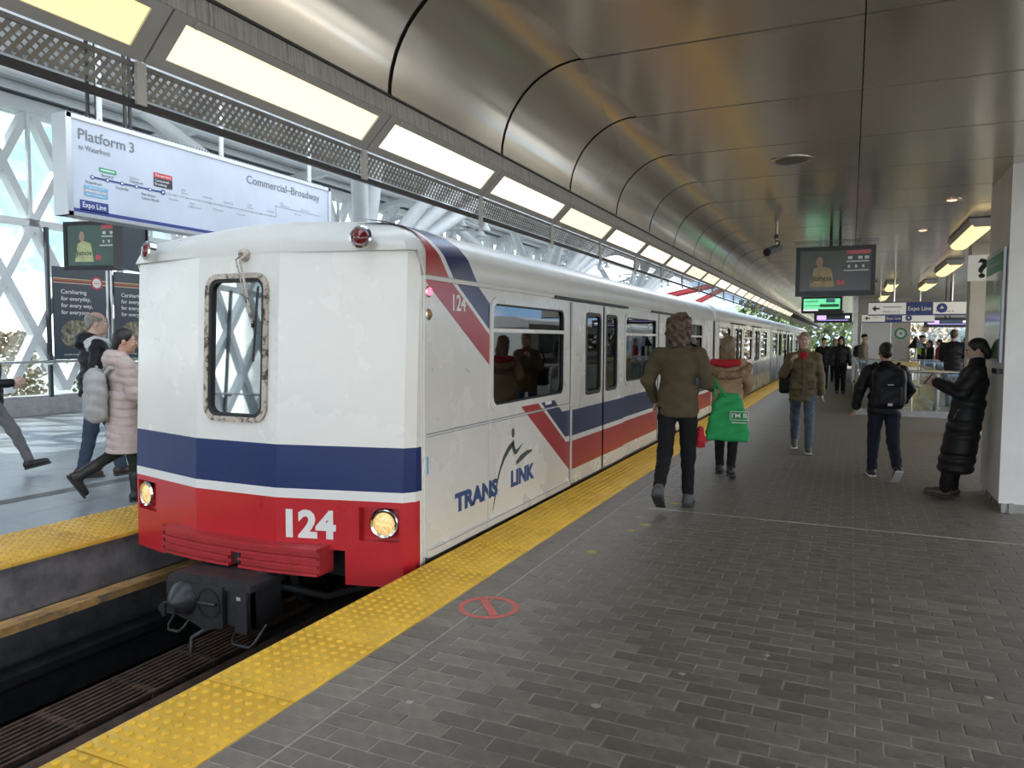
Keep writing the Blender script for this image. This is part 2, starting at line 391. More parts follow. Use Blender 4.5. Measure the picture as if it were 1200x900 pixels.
for k in range(-22, 24):
    y0 = 10.84+1.53*k
    MB().box(WX+.16, WX+.24, y0-.035, y0+.035, .3, 4.06).build('post', 'frame_dark', wall)
    MB().box(WX+.12, WX+.20, y0-.35, y0-.28, 4.2, 6.5).build('mullion', 'white_steel', wall)
    MB().box(WX-.27, WX-.25, y0, y0+1.53, .3, 4.1).build('pane', 'pane_clear', wall)
    MB().box(WX-.27, WX-.25, y0, y0+1.53, 4.13, 6.5).build('pane', 'pane_clear', wall)
hr = thing('handrail', 'slim steel handrail running along the lattice wall', 'handrail', (WX+.45, 10, PZ))
MB().tube([(WX+.42, -24, 1.09), (WX+.42, 46, 1.09)], .03).build('rail', 'stainless', hr)
for k in range(-12, 23): MB().box(WX+.2, WX+.44, 10.75+1.53*k, 10.80+1.53*k, 1.02, 1.08).build('bracket', 'stainless', hr)

# roof over the far platform
def rz_(x): return 6.85+(x-WX)*.125
mb = MB()
mb.prism([(WX-.9, rz_(WX-.9)), (-5.2, rz_(-5.2)), (-5.2, rz_(-5.2)+.08), (WX-.9, rz_(WX-.9)+.08)], 'Y', -18, 46)
roof = tag(mb.build('ceiling_hall', 'deck_white'), 'white ribbed deck roof above the far platform', kind='structure')
for k in range(19):
    x = WX-.7+k*.62; z = rz_(x)
    MB().box(x-.05, x+.05, -18, 46, z-.16, z-.005).build('purlin', 'white_steel', roof)
for k in range(13):
    y0 = -17+5.1*k
    mb = MB(); mb.prism([(WX-.6, rz_(WX-.6)-.16), (-7.2, rz_(-7.2)-.16), (-7.2, rz_(-7.2)-.50), (WX-.6, rz_(WX-.6)-.42)], 'Y', y0-.09, y0+.09); mb.build('rafter', 'white_steel', roof)
for x, z, r in ((-8.9, 5.3, .15), (-12.2, 5.9, .13), (-7.3, 5.6, .14)):
    MB().tube([(x, -18, z), (x, 46, z)], r, 12).build('longitudinal_tube', 'white_steel', roof, smooth=40)
# glazed strip over the track
for k in range(15):
    y0 = -17+4.2*k
    MB().tube([(-5.3, y0, 8.0), (-3.6, y0+.6, 6.6), (-2.0, y0, 5.2)], .06, 8).build('glazing_bar', 'white_steel', roof, smooth=50)
MB().box(-2.4, -1.9, -10, 62, 4.2, 4.4).build('edge_beam', 'white_steel', roof)
mb = MB(); mb.box(-2.25, 5.4, -10, 62, 4.4, 4.55); mb.build('upper_roof', 'deck_white', roof)

# branching columns
def tree_col(yc, label):
    x = -9.6; t = thing('branching_column', label, 'column', (x, yc, PZ), 'branching steel columns of the far platform')
    MB().tube([(x, yc, PZ), (x, yc, 3.1)], .26, 16, r2=.22).build('trunk', 'white_steel', t, smooth=50)
    MB().lathe([(.36, 0), (.36, .04), (.28, .06)], (x, yc, PZ), n=16).build('base_plate', 'stainless', t)
    for dx, dy, zz in ((2.3, 3.3, 5.6), (2.3, -3.3, 5.6), (-2.6, 3.3, 5.9), (-2.6, -3.3, 5.9), (1.9, .9, 5.5), (.7, -.4, 5.3), (2.2, 1.9, 5.6)):
        MB().tube([(x, yc, 2.95), (x+dx, yc+dy, zz)], .17, 12, r2=.13).build('branch', 'white_steel', t, smooth=50)
    # ring gantry with lamps
    rg = MB()
    for zr in (4.55, 4.85):
        rg.tube([(x+1.25*math.cos(a), yc+3.2+1.25*math.sin(a), zr) for a in [2*math.pi*k/24 for k in range(25)]], .035, 6, cap=False)
    for k in range(12):
        a = 2*math.pi*k/12; c, s_ = 1.25*math.cos(a), 1.25*math.sin(a)
        rg.tube([(x+c, yc+3.2+s_, 4.55), (x+c*.2, yc+3.2+s_*.2, 4.85)], .025, 6)
        rg.tube([(x+c, yc+3.2+s_, 4.55), (x+1.25*math.cos(a+.26), yc+3.2+1.25*math.sin(a+.26), 4.85)], .018, 5)
    g = rg.build('gantry_ring', 'white_steel', t, smooth=50)
    for k in range(8):
        a = 2*math.pi*k/8+.2; c = Vector((x+1.25*math.cos(a), yc+3.2+1.25*math.sin(a), 4.4))
        MB().lathe([(.05, .12), (.07, .05), (.13, -.05), (.12, -.08), (.02, -.07)], c, n=10).build('lamp', 'white_steel', g, smooth=40)
    MB().tube([(x, yc+3.2, 4.3), (x, yc+3.2, 6.6)], .16, 12).build('drop_tube', 'white_steel', t, smooth=50)
for yc, lb in ((13.3, 'white branching steel column behind the front train car, nearest of its row'), (23.5, 'white branching steel column behind the middle of the train, second of its row'), (33.7, 'white branching steel column far down the train, third of its row')):
    tree_col(yc, lb)
for k, (y0, lb) in enumerate(((44, 'red diagonal roof strut above the far end of the train'), (38, 'red roof strut nearer than the other above the train'))):
    MB_ = MB().tube([(-6.2, y0+3, 5.3-.6*k), (-9.5, y0, 3.2+.5*k)], .16, 10); o = MB_.build('roof_strut', 'red_steel', smooth=50); tag(o, lb, 'strut')

# ------------------------------------------------------------------ metal ceiling of the near platform
CZ = 3.27; J0, JP = 4.233, 1.235
mb = MB(); mb.box(-1.49, 5.4, -6, 62, CZ+.016, CZ+.12)
ceil = tag(mb.build('ceiling', 'joint_dark'), 'brushed metal panel ceiling over the platform', kind='structure'); mb = MB()
arc = [(-1.49-.53*math.sin(a), 2.755+.53*math.cos(a)) for a in [R(90*k/10) for k in range(11)]]
arc2 = [(-1.49-.60*math.sin(a), 2.755+.60*math.cos(a)) for a in [R(90*k/10) for k in range(11)]]
mb.prism(arc+arc2[::-1], 'Y', -6, 62)
cove = tag(mb.build('ceiling_cove', 'joint_dark'), 'curved metal cove between ceiling and lamps', kind='structure')
gp = .022
pmesh = {}
xs = [-1.49, .02, 1.53, 3.04, 4.55, 5.4]
cv = MB(); a1 = [R(90*k/12) for k in range(13)]
I_ = [(-1.49-.515*math.sin(a), 2.755+.515*math.cos(a)) for a in a1]; O_ = [(-1.49-.522*math.sin(a), 2.755+.522*math.cos(a)) for a in a1]
cv.grid([[(x, 0, z) for x, z in I_], [(x, JP-.03, z) for x, z in I_]]); cvm = cv.mesh('cove_panel', smooth=60); 
for k in range(-8, 47):
    y0 = J0+JP*k
    if y0 > 60: break
    for a, b in zip(xs[:-1], xs[1:]):
        w = b-a-gp*.3
        if w not in pmesh: pmesh[w] = MB().bbox(0, w, 0, JP-gp, -.0, .02, .001).mesh('ceiling_panel')
        link('ceiling_panel', pmesh[w], 'panel_metal', ceil, (a+gp*.2, y0+gp/2, CZ-.006+random.uniform(-.001, .001)))
    link('cove_panel', cvm, 'panel_metal', cove, (0, y0+.015, 0))
tr = MB().prism([(-2.035, 2.757), (-2.004, 2.757), (-1.996, 2.672), (-2.03, 2.672)], 'Y', -6, 60).build('trim_1', 'fascia'); tag(tr, 'streaked grey fascia strip between cove and lamps', kind='structure')
MB().box(-2.012, -1.992, -6, 60, 2.752, 2.762).build('shadow_gap', 'joint_dark', tr)
# sloping lamp units
ux, uz = -.7071, -.7071      # down the slope
s0 = (-1.998, 2.674); SL = .212
def S(t, n=0.): return (s0[0]+ux*t*SL-uz*n*-1*0+n*.7071, s0[1]+uz*t*SL-n*.7071)
def slab(mb, t0, t1, y0, y1, n0, n1):
    P = [S(t0, n0), S(t1, n0), S(t1, n1), S(t0, n1)]; mb.prism(P, 'Y', y0, y1)
for k in range(-1, 24):
    y0 = J0+.01+JP*(k-3); ya, yb = y0+.066, y0+1.168
    i = k+4
    nm = 'lit sloping lamp above the platform edge, '
    lb = nm+(ORD[k]+' visible from the camera' if k >= 1 else ('cut by the picture corner' if k == 0 else 'behind the camera'))
    if k >= 1: lb = 'lit sloping lamp above the platform edge, '+ORD[k-1]+' in view'
    t = thing('ceiling_lamp', lb, 'lamp', (-2.0, y0, 2.6), 'sloping lamp units over the platform edge')
    mb = MB(); slab(mb, 0, .16, y0+.004, y0+JP-.004, -.03, 0); slab(mb, .82, 1, y0+.004, y0+JP-.004, -.03, 0)
    slab(mb, .16, .82, y0+.004, ya, -.03, 0); slab(mb, .16, .82, yb, y0+JP-.004, -.03, 0); mb.build('housing', 'housing_grey', t)
    mb = MB(); slab(mb, .16, .82, ya, yb, -.016, -.008); mb.build('diffuser', ('lamp_yellow', 'lamp_warm', 'lamp_pale', 'lamp_pale')[(k+4) % 4] if k < 4 else random.choice(['lamp_warm', 'lamp_pale']), t)
    c = S(.1, .002); MB().lathe([(.013, 0), (.013, .004), (.008, .006)], (c[0], y0+.10, c[1]), (.7071, 0, -.7071), 10).build('screw', 'housing_grey', t)
mb = MB(); slab(mb, 0, 1, -6, 60, -.06, -.032); tag(mb.build('trim_2', 'joint_dark'), 'dark backing behind the row of lamps', kind='structure')
# perforated strip under the lamps
gx = -2.165; z0, z1 = 2.395, 2.522
pf = MB(); pi, hx = .031, .0095
ny, nzr = 39, 5
for j in range(nzr):
    for i in range(ny):
        yc = .015+pi*(i+.5)+(pi/2 if j % 2 else 0); zc = .016+(z1-z0-.03)*(j+.5)/nzr; q = (z1-z0-.03)/nzr/2
        o = [(yc-pi/2, zc-q), (yc+pi/2, zc-q), (yc+pi/2, zc+q), (yc-pi/2, zc+q)]; h = [(yc-hx, zc-.004), (yc, zc-hx), (yc+hx, zc+.004), (yc, zc+hx)]
        pf.add([(0, a, b) for a, b in o+h], [(0, 1, 5, 4), (1, 2, 6, 5), (2, 3, 7, 6), (3, 0, 4, 7)])
pf.box(-.004, .004, 0, JP, z1-z0-.016, z1-z0); pf.box(-.004, .004, 0, .03, 0, z1-z0)
pfm = pf.mesh('perforated_panel')
gt = MB().box(gx-.012, gx+.006, -6, 58, z0-.018, z0+.006).build('trim_3', 'black_rail'); tag(gt, 'dark perforated strip hanging below the lamps', kind='structure')
for k in range(-6, 44):
    y0 = J0+JP*k
    if y0 < 57:
        link('perforated_panel', pfm, 'perforated', gt, (gx, y0, z0))
        MB().box(gx+.006, gx+.02, y0-.016, y0+.02, z0-.06 if k > -1 else z0-.01, z1).build('hanger', 'housing_grey', gt)

# ------------------------------------------------------------------ pillars and far walls
pl_ = MB(); pl_.box(1.335, 2.35, 8.275, 9.42, .09, CZ+.012); pil = tag(pl_.build('wall_pillar', 'pillar_white'), 'white clad pillar the woman in black leans on', kind='structure')
MB().box(1.345, 2.34, 8.285, 9.41, 0, .09).build('kick_plate', 'stainless', pil)
MB().box(1.322, 1.335, 8.275, 9.42, .09, CZ).build('side_cladding', 'pillar_white', pil)
for yy in (8.262,): MB().box(1.318, 2.35, yy, 8.275, .09, CZ).build('front_panel', 'pillar_white', pil)
MB().box(1.40, 1.44, 8.24, 8.262, 0, .10).build('corner_guard', 'stainless', pil)
p2 = MB().box(1.80, 2.20, 14.6, 15.0, 0, CZ).build('wall_column', 'beige_wall'); tag(p2, 'beige square column beyond the white pillar', kind='structure')
MB().box(1.77, 2.23, 14.57, 15.03, 0, .12).build('column_base', 'stainless', p2)
# service block
bk = MB().box(.05, 2.05, 32, 36, 0, CZ).build('wall_far', 'beige_wall'); tag(bk, 'beige service block closing the platform view', kind='structure')
MB().box(.05, .22, 31.9, 32, 0, CZ).build('trim_post', 'stainless', bk)
d = MB().box(.38, 1.35, 31.95, 32, 0, 2.35).build('door_1', 'white_paint'); tag(d, 'pale service door in the beige block', kind='structure')
MB().box(.33, .38, 31.94, 32.0, 0, 2.4).box(1.35, 1.40, 31.94, 32, 0, 2.4).box(.33, 1.4, 31.94, 32, 2.35, 2.4).build('door_frame', 'stainless', d)
MB().tube([(1.25, 31.9, .95), (1.25, 31.9, 1.25)], .02).build('door_handle', 'stainless', d)
w = MB().box(2.05, 5.4, 33.9, 34.0, 2.45, CZ).build('wall_far_header', 'beige_wall'); tag(w, 'beige header band above the bright far opening', kind='structure')
wn_ = MB().box(2.05, 5.4, 33.9, 33.96, .9, .98).build('window_1', 'stainless'); tag(wn_, 'large far window beside the service block', kind='structure')
for k in range(4):
    MB().box(2.05+.84*k, 2.10+.84*k, 33.9, 33.97, 0, 2.45).build('mullion', 'stainless', wn_)
    MB().box(2.10+.84*k, 2.89+.84*k, 33.93, 33.94, 0, 2.45).build('pane', 'pane_green', wn_)
# ground, trees and buildings outside
g = MB().box(-260, 200, -120, 320, -6.2, -6).build('floor_ground', 'ground'); tag(g, 'ground outside the station', kind='structure')
def ball(mb, c, r, n=7):
    P = []
    for i in range(n+1):
        th = math.pi*i/n
        P.append([(c[0]+r*random.uniform(.85, 1.15)*math.sin(th)*math.cos(2*math.pi*j/10), c[1]+r*random.uniform(.85, 1.15)*math.sin(th)*math.sin(2*math.pi*j/10), c[2]+r*math.cos(th)) for j in range(10)])
        P[-1].append(P[-1][0])
    mb.grid(P)
def outdoor_tree(x, y, h, lb, m='foliage'):
    t = thing('tree', lb, 'tree', (x, y, -6), 'trees outside the station')
    MB().tube([(x, y, -6), (x+.3, y, -6+h*.6)], .3, 8, r2=.15).build('trunk', 'rust', t)
    mb = MB()
    for k in range(1100):
        a = random.uniform(0, 6.28); q = random.random()**.5*h*.33; zz = -6+h*(.35+.65*random.random()); q *= math.sqrt(max(.05, 1-((zz+6)/h-.62)**2*5))
        c = Vector((x+q*math.cos(a), y+q*math.sin(a), zz)); s_ = h*.028
        n1 = Vector((random.uniform(-1, 1), random.uniform(-1, 1), random.uniform(-1, 1))).normalized(); n2 = n1.orthogonal()
        mb.add([c-n1*s_, c+n2*s_*.6, c+n1*s_, c-n2*s_*.6], [(0, 1, 2, 3)])
    mb.build('foliage', m, t, fix=False)
for (x, y, h, lb, m) in [(-50, 38, 9.0, 'leafy tree seen through the lattice wall beside the post', 'foliage'), (-50, 30, 8.0, 'shorter tree left of the leafy tree behind the lattice wall', 'foliage_dry'), (-50, 46, 8, 'tree hidden mostly by the carsharing posters', 'foliage'),
                         (-7, 74, 12, 'green tree closing the view above the train tail', 'foliage'), (-4, 88, 13, 'green tree behind the hooded man', 'foliage'), (2, 100, 13, 'tree beside the service block', 'foliage'), (9, 66, 11, 'bare brown tree beyond the far window', 'foliage_dry'), (13, 74, 13, 'brown tree farthest right beyond the far window', 'foliage_dry'), (8, 88, 12, 'brown tree just right of the service block', 'foliage_dry')]:
    outdoor_tree(x, y, h, lb, m)
def building(x, y, w, d, h, lb, m):
    b = thing('building', lb, 'building', (x, y, -6)); MB().box(x, x+w, y, y+d, -6, -6+h).build('wall', m, b)
    for i in range(int(d/2.5)):
        for j in range(int((h-2)/2.4)): MB().box(x+w, x+w+.05, y+.8+2.5*i, y+2.2+2.5*i, -4.6+2.4*j, -3.3+2.4*j).build('window', 'frame_dark', b)
    MB().box(x-.2, x+w+.2, y-.2, y+d+.2, -6+h, -5.7+h).build('roof', 'concrete', b)
building(-76, 10, 14, 26, 7.2, 'long pale building beyond the lattice wall', 'white_paint')
building(-66, -30, 12, 28, 7.5, 'pale building left of the frame', 'beige_wall')
# ------------------------------------------------------------------ the train
mat('train_white', (.74, .72, .665), .27, var=.035, vs=1.3, coat=.3, rvar=.04, c2=(.66, .64, .585), c2amt=(.55, .95))
mat('train_roof', (.66, .64, .585), .32, var=.05, vs=2.2, coat=.2, rvar=.05, c2=(.58, .55, .50), c2amt=(.6, .95))
mat('train_blue', (.012, .025, .11), .3, var=.1, vs=3, coat=.08, spec=.3)
mat('train_red', (.50, .016, .022), .3, var=.06, vs=3, coat=.15, rvar=.04)
mat('train_red_worn', (.42, .028, .033), .4, var=.2, vs=8, c2=(.55, .30, .29), c2amt=(.66, .74))
mat('stripe_red', (.40, .035, .035), .3, var=.08, vs=4, coat=.2)
mat('stripe_blue', (.028, .04, .115), .3, var=.08, vs=4, coat=.2)
mat('stripe_white', (.76, .75, .72), .3)
mat('seal_worn', (.50, .43, .36), .6, var=.2, vs=9, c2=(.07, .04, .022), c2amt=(.50, .58))
mat('rubber', (.012, .012, .013), .5)
mat('chrome', (.75, .74, .72), .15, metal=1.)
mat('lens_red', (.16, .01, .012), .1, coat=.6)
mat('lens_red_lit', (1.0, .05, .08), .2, emit=2.2)
mat('lens_amber', (.30, .15, .05), .2, coat=.5)
mat('headlamp_glow', (.85, .48, .20), .15, emit=.22, var=.45, vs=45)
mat('coupler_black', (.028, .028, .03), .42, var=.4, vs=10, bump=.3, bs=50, c2=(.07, .07, .072), c2amt=(.6, .75))
mat('under_black', (.015, .015, .015), .6, var=.4, vs=8)
mat('interior', (.30, .28, .24), .6); mat('seat_fabric', (.06, .10, .22), .7)
mat('wrap_grey', (.22, .23, .25), .3, var=.4, vs=1.5); mat('wrap_gold', (.42, .33, .16), .35, var=.5, vs=2.5, c2=(.62, .58, .5), c2amt=(.45, .6)); mat('wrap_blue', (.06, .16, .33), .3, var=.4, vs=1.2, c2=(.45, .5, .55), c2amt=(.5, .65))
mat('logo_blue', (.025, .07, .21), .4); mat('logo_grey', (.06, .07, .065), .4)
glass('train_glass', (.17, .20, .21), .62, base=.10); glass('cab_glass', (.15, .33, .37), .42, base=.02)
CX, HW = -4.22, 1.42; XR, XL = CX+HW, CX-HW            # -2.80 / -5.64
WZ0, WZ1, GZ = 0.025, 2.07, 2.07
def side_cells(mb, x0, x1, y0, y1, z0, z1, holes):
    ys = sorted({y0, y1, *[h[0] for h in holes], *[h[1] for h in holes]}); zs = sorted({z0, z1, *[h[2] for h in holes], *[h[3] for h in holes]})
    ys = [y for y in ys if y0 <= y <= y1]; zs = [z for z in zs if z0 <= z <= z1]
    for a, b in zip(ys[:-1], ys[1:]):
        run = None
        for c, d in zip(zs[:-1], zs[1:]):
            my, mz = (a+b)/2, (c+d)/2
            if any(h[0] < my < h[1] and h[2] < mz < h[3] for h in holes):
                if run: mb.box(x0, x1, a, b, *run); run = None
            else: run = (run[0], d) if run else (c, d)
        if run: mb.box(x0, x1, a, b, *run)
def window(car, y0, y1, z0=1.05, z1=1.93, x=XR, sgn=1, mid=1.70):
    A, B = rrect(y0-.055, y1+.055, z0-.055, z1+.055, .13), rrect(y0, y1, z0, z1, .085)
    mb = MB(); ring_prism(mb, A, B, 'X', x-.03*sgn, x+.016*sgn); w = mb.build('window', 'train_white', car, smooth=40)
    A2 = rrect(y0+.014, y1-.014, z0+.014, z1-.014, .075)
    mb = MB(); ring_prism(mb, B, A2, 'X', x-.03*sgn, x+.006*sgn); mb.build('gasket', 'rubber', w)
    if mid: MB().box(x-.02*sgn, x+.012*sgn, y0, y1, mid-.018, mid+.018).build('window_bar', 'train_white', w)
    MB().prism(rrect(y0+.005, y1-.005, z0+.005, z1-.005, .08), 'X', x-.022*sgn, x-.016*sgn).build('pane', 'train_glass', w)
    return w
def door_leaf(car, y0, y1, edge, stripes, x=XR):
    xo = x+.028; w = y1-y0; wy0, wy1 = (y0+w*.43, y1-w*.13) if edge == 'R' else (y0+w*.15, y1-w*.40)
    z0, z1 = .03, 2.03; gz0, gz1 = 1.02, 1.90
    mb = MB(); side_cells(mb, x-.015, xo, y0, y1, z0, z1, [(wy0-.03, wy1+.03, gz0-.03, gz1+.03)]); d = mb.build('door_leaf', stripes[0], car)
    mb = MB(); ring_prism(mb, rrect(wy0-.04, wy1+.04, gz0-.04, gz1+.04, .09), rrect(wy0, wy1, gz0, gz1, .07), 'X', x-.012, xo+.006); mb.build('window_seal', 'rubber', d, smooth=40)
    MB().prism(rrect(wy0-.01, wy1+.01, gz0-.01, gz1+.01, .07), 'X', xo-.02, xo-.014).build('pane', 'train_glass', d)
    for (a, b, m) in stripes[1]: MB().box(xo, xo+.0015, y0, y1, a, b).build('stripe', m, d)
    ye = y1 if edge == 'R' else y0
    MB().box(xo-.03, xo+.004, ye-.02, ye+.02, z0, z1).build('door_edge', 'rubber', d)
    return d
def roof_mesh(name, car, y0, y1, front):
    # outline rings, rising and drawing in
    def outline(d, z):
        P = []
        hw = HW-d
        fy = (lambda u: y0+.24+ (0 if abs(u) < 0 else 0)) 
        if front:
            pts = [(HW, .36), (HW-.015, .30), (HW-.07, .235), (.40, .03), (-.40, .03), (-HW+.07, .235), (-HW+.015, .30), (-HW, .36)]
        else: pts = [(HW, 0), (HW-.02, 0), (0, 0), (-HW+.02, 0), (-HW, 0)]
        k = hw/HW
        for (u, dy) in pts: P.append((CX+u*k, y0+dy+(max(d, -.004)*.62+.05 if front else d*.15), max(z, 2.25) if (front and abs(u) < HW-.005) else z))
        for (u, dy) in reversed(pts): P.append((CX+u*k, y1-(0 if not front else 0)-(d*.15), z))
        return P
    prof = [(0, 2.075), (-.012, 2.10), (-.012, 2.24), (0, 2.275), (.03, 2.335), (.09, 2.39), (.19, 2.44), (.36, 2.49), (.62, 2.535), (1.0, 2.57), (1.38, 2.585)]
    rings = [outline(d, z) for d, z in prof]; n = len(rings[0]); mb = MB()
    vs = [q for r in rings for q in r]; fs = []
    for i in range(len(rings)-1):
        for k in range(n): fs.append((i*n+k, i*n+(k+1) % n, (i+1)*n+(k+1) % n, (i+1)*n+k))
    fs.append(tuple(range((len(rings)-1)*n, len(rings)*n))); mb.add(vs, fs)
    r = mb.build(name, 'train_roof', car, smooth=32)
    MB().box(XR-.01, XR+.022, y0+.4, y1-.02, 2.05, 2.078).build('gutter', 'train_roof', r)
    return r
def shell(car, y0, y1, holes, m='train_white', front=False):
    mb = MB(); side_cells(mb, XR-.05, XR, y0, y1, WZ0, WZ1, holes); mb.build('side_wall', m, car)
    mb = MB(); side_cells(mb, XL, XL+.05, y0, y1, WZ0, WZ1, [(a, b, max(c, 1.05), 1.93) for a, b, c, d in holes]); mb.build('side_wall', m, car)
    for a, b, c, d in holes: MB().box(XL+.015, XL+.022, a, b, 1.05, 1.93).build('pane', 'train_glass', car)
    MB().box(XL+.05, XR-.05, y0, y1, -.05, .06).build('car_floor', 'interior', car)
    MB().box(XL+.05, XR-.05, y0+(.9 if front else 0), y1, 2.15, 2.2).build('inner_ceiling', 'interior', car)
    MB().box(XL+.02, XR-.02, y1-.06, y1, .02, 2.1).build('end_wall', m, car)
    if not front: MB().box(XL+.02, XR-.02, y0, y0+.06, .02, 2.1).build('end_wall', m, car)
    for k, ys in enumerate((y0+2.2, y0+3.1, y0+5.9, y0+6.8, y0+9.9)):
        mb = MB(); mb.bbox(XR-.60, XR-.12, ys, ys+.5, .06, .50, .03); mb.bbox(XR-.60, XR-.12, ys+.42, ys+.52, .45, 1.12, .03); mb.build('seat', 'seat_fabric', car)
    MB().box(CX-1.2, CX+1.2, y0+1.2, y1-.6, -.38, -.06).build('underframe', 'under_black', car)
    for yc in (y0+2.2, y1-2.2):
        b = MB().box(CX-.95, CX+.95, yc-.9, yc+.9, -.72, -.38).build('bogie', 'under_black', car)
        for dx in (-.72, .72):
            for dy in (-.75, .75): MB().lathe([(.10, -.06), (.33, -.06), (.36, -.05), (.36, .05), (.30, .06), (.1, .07)], (CX+dx, yc+dy, -.74), (1, 0, 0), 18).build('wheel', 'under_black', b, smooth=40)
BANDS = [(.19, .508, 'stripe_red'), (.508, .566, 'stripe_white'), (.566, .85, 'stripe_blue')]

# ---- front car 124
Y0, Y1 = 4.20, 16.90
c1 = thing('train_car', 'front train car 124 in white with navy band, red bumper and diagonal stripes', 'train car', (CX, 4.2, -1.1), 'cars of the train at the platform')
D1, D2 = (7.69, 8.80, 9.72), (11.76, 12.78, 13.72)
W = [(5.73, 7.46), (9.86, 11.58), (13.9, 15.55)]
holes = [(a, b, 1.05, 1.93) for a, b in W]+[(D1[0]+.01, D1[2]-.01, .03, 2.02), (D2[0]+.01, D2[2]-.01, .03, 2.02)]
shell(c1, Y0+.38, Y1, holes, front=True)
roof_mesh('roof', c1, Y0, Y1, True)
for a, b in W: window(c1, a, b)
for D in (D1, D2):
    door_leaf(c1, D[0], D[1], 'R', ('train_white', BANDS)); door_leaf(c1, D[1], D[2], 'L', ('train_white', BANDS))
    MB().box(XR, XR+.04, D[0]-.55, D[2]+.15, 2.045, 2.075).build('door_track', 'rubber', c1)
    MB().box(XR, XR+.004, D[0]-.012, D[0]-.003, .03, 2.03).build('door_gap', 'rubber', c1)
# side livery
def Lz(z): return 7.70-(z-.174)/.608
def band(o0, o1, zt=2.05):
    zb = {0: .174, .42: .508, .475: .566, .83: .85}
    return [(Lz(zt)+o0, zt), (Lz(zt)+o1, zt), (Lz(zb[o1])+o1, zb[o1]), (min(7.687, Lz(zb[o0])+o0+0), zb[o0])]
def decal(poly, m, name='stripe', t=.0016):
    if len(poly) > 2: MB().prism(poly, 'X', XR, XR+t).build(name, m, c1)
def around_window(poly, m):
    y0, y1, z0, z1 = 5.73-.05, 7.46+.05, 1.05-.05, 1.93+.05
    a = clip(poly, 1, 0, y0); decal(a, m)
    r = clip(poly, -1, 0, -y0); decal(clip(r, 0, 1, z0), m); decal(clip(r, 0, -1, -z1), m)
    rr = clip(clip(clip(r, 0, -1, -z0), 0, 1, z1), -1, 0, -y1); decal(rr, m)
def dstripe(o0, z0b, o1, z1b, m):
    poly = [(Lz(2.05)+o0, 2.05), (Lz(2.05)+o1, 2.05), (Lz(z1b)+o1, z1b), (7.685, z1b), (7.685, z0b), (Lz(z0b)+o0, z0b)]
    poly = clip(poly, 1, 0, 7.686); around_window_concave(poly, m, o0, z0b, o1, z1b)
def around_window_concave(poly, m, o0, z0b, o1, z1b):
    # slanted run and level run as two convex pieces
    yk = Lz(z1b)+o1
    sl = [(Lz(2.05)+o0, 2.05), (Lz(2.05)+o1, 2.05), (yk, z1b), (Lz(z0b)+o0, z0b)]
    around_window(clip(sl, 1, 0, 7.686), m)
    lv = clip([(yk, z1b), (9, z1b), (9, z0b), (Lz(z0b)+o0, z0b)], 1, 0, 7.686)
    decal(lv, m)
dstripe(0, .174, .42, .508, 'stripe_red'); dstripe(.42, .508, .49, .566, 'stripe_white'); dstripe(.49, .566, .86, .85, 'stripe_blue')
for (a, b) in ((9.72, 11.76), (13.72, 16.8)):
    for (z0, z1, m) in BANDS: MB().box(XR, XR+.0016, a+.01, b-.005, z0, z1).build('stripe', m, c1)
# stripes carried over the roof edge
def roof_pt(d_z, y): return None
prof = [(-.0135, 2.085), (-.0135, 2.24), (-.0015, 2.277), (.0285, 2.338), (.0885, 2.393), (.189, 2.443), (.36, 2.488), (.62, 2.523)]
def roof_band(o0, o1, m):
    P = []
    acc = 0; last = prof[0]
    for (d, z) in prof:
        acc += math.hypot(d-last[0], z-last[1]); last = (d, z)
        ya = Lz(2.05)+o0-.12-acc*.95; yb = Lz(2.05)+o1-.12-acc*.95
        P.append([(XR-d+.002, max(ya, 4.62-.0*acc), z+.002), (XR-d+.002, max(yb, 4.63), z+.002)])
    MB().grid(P).build('roof_stripe', m, c1, smooth=60)
roof_band(.05, .46, 'stripe_red'); roof_band(.46, .53, 'stripe_white'); roof_band(.53, .92, 'stripe_blue')
# body seams, scuffs, skirt
MB().box(XR, XR+.006, 4.62, 7.68, .912, .922).build('seam_bead', 'train_white', c1)
MB().box(XR, XR+.003, 4.62, 7.68, .922, .929).box(XR, XR+.003, 4.62, 7.0, .902, .907).build('seam_line', 'ink_grey', c1)
MB().box(XR, XR+.004, 5.655, 5.661, .05, .91).build('panel_joint', 'beige_wall', c1)
MB().box(XR-.01, XR+.022, 4.64, 7.66, .012, .075).build('step_edge', 'train_white', c1)
MB().box(XR+.022, XR+.0225, 4.64, 7.66, .064, .07).build('scuff_line', 'ink_grey', c1)
MB().box(XR, XR+.012, 4.60, 4.625, .03, 2.05).build('corner_strip', 'train_white', c1)
for (y, z, w, h) in ((4.72, 1.42, .02, .05), (5.28, 1.38, .035, .03), (5.26, 1.40, .02, .03), (4.80, 1.04, .012, .03), (4.78, .93, .02, .015), (5.0, .935, .25, .008), (5.45, .938, .16, .01), (4.66, .93, .08, .012)):
    MB().prism([(y, z), (y+w*.6, z-h*.4), (y+w, z-h), (y+w*.3, z-h*.5)], 'X', XR, XR+.001).build('scratch', 'ink_grey', c1)
MB().box(XR, XR+.002, 4.63, 4.67, .63, .76).build('blue_tag', 'sign_blue', c1)
MB().box(XR, XR+.002, 6.96, 7.13, .96, 1.0).build('notice', 'sign_white', c1)
for z, m in ((1.965, 'lens_red_lit'), (1.80, 'lens_amber')):
    l = MB().lathe([(.042, 0), (.042, .012), (.034, .016)], (XR, 4.665, z), (1, 0, 0), 16).build('marker_lamp', 'chrome', c1, smooth=40)
    MB().lathe([(.033, .01), (.028, .024), (.012, .032)], (XR, 4.665, z), (1, 0, 0), 16).build('lens', m, l, smooth=60)
YD, ZU = (0, 1, 0), (0, 0, 1)
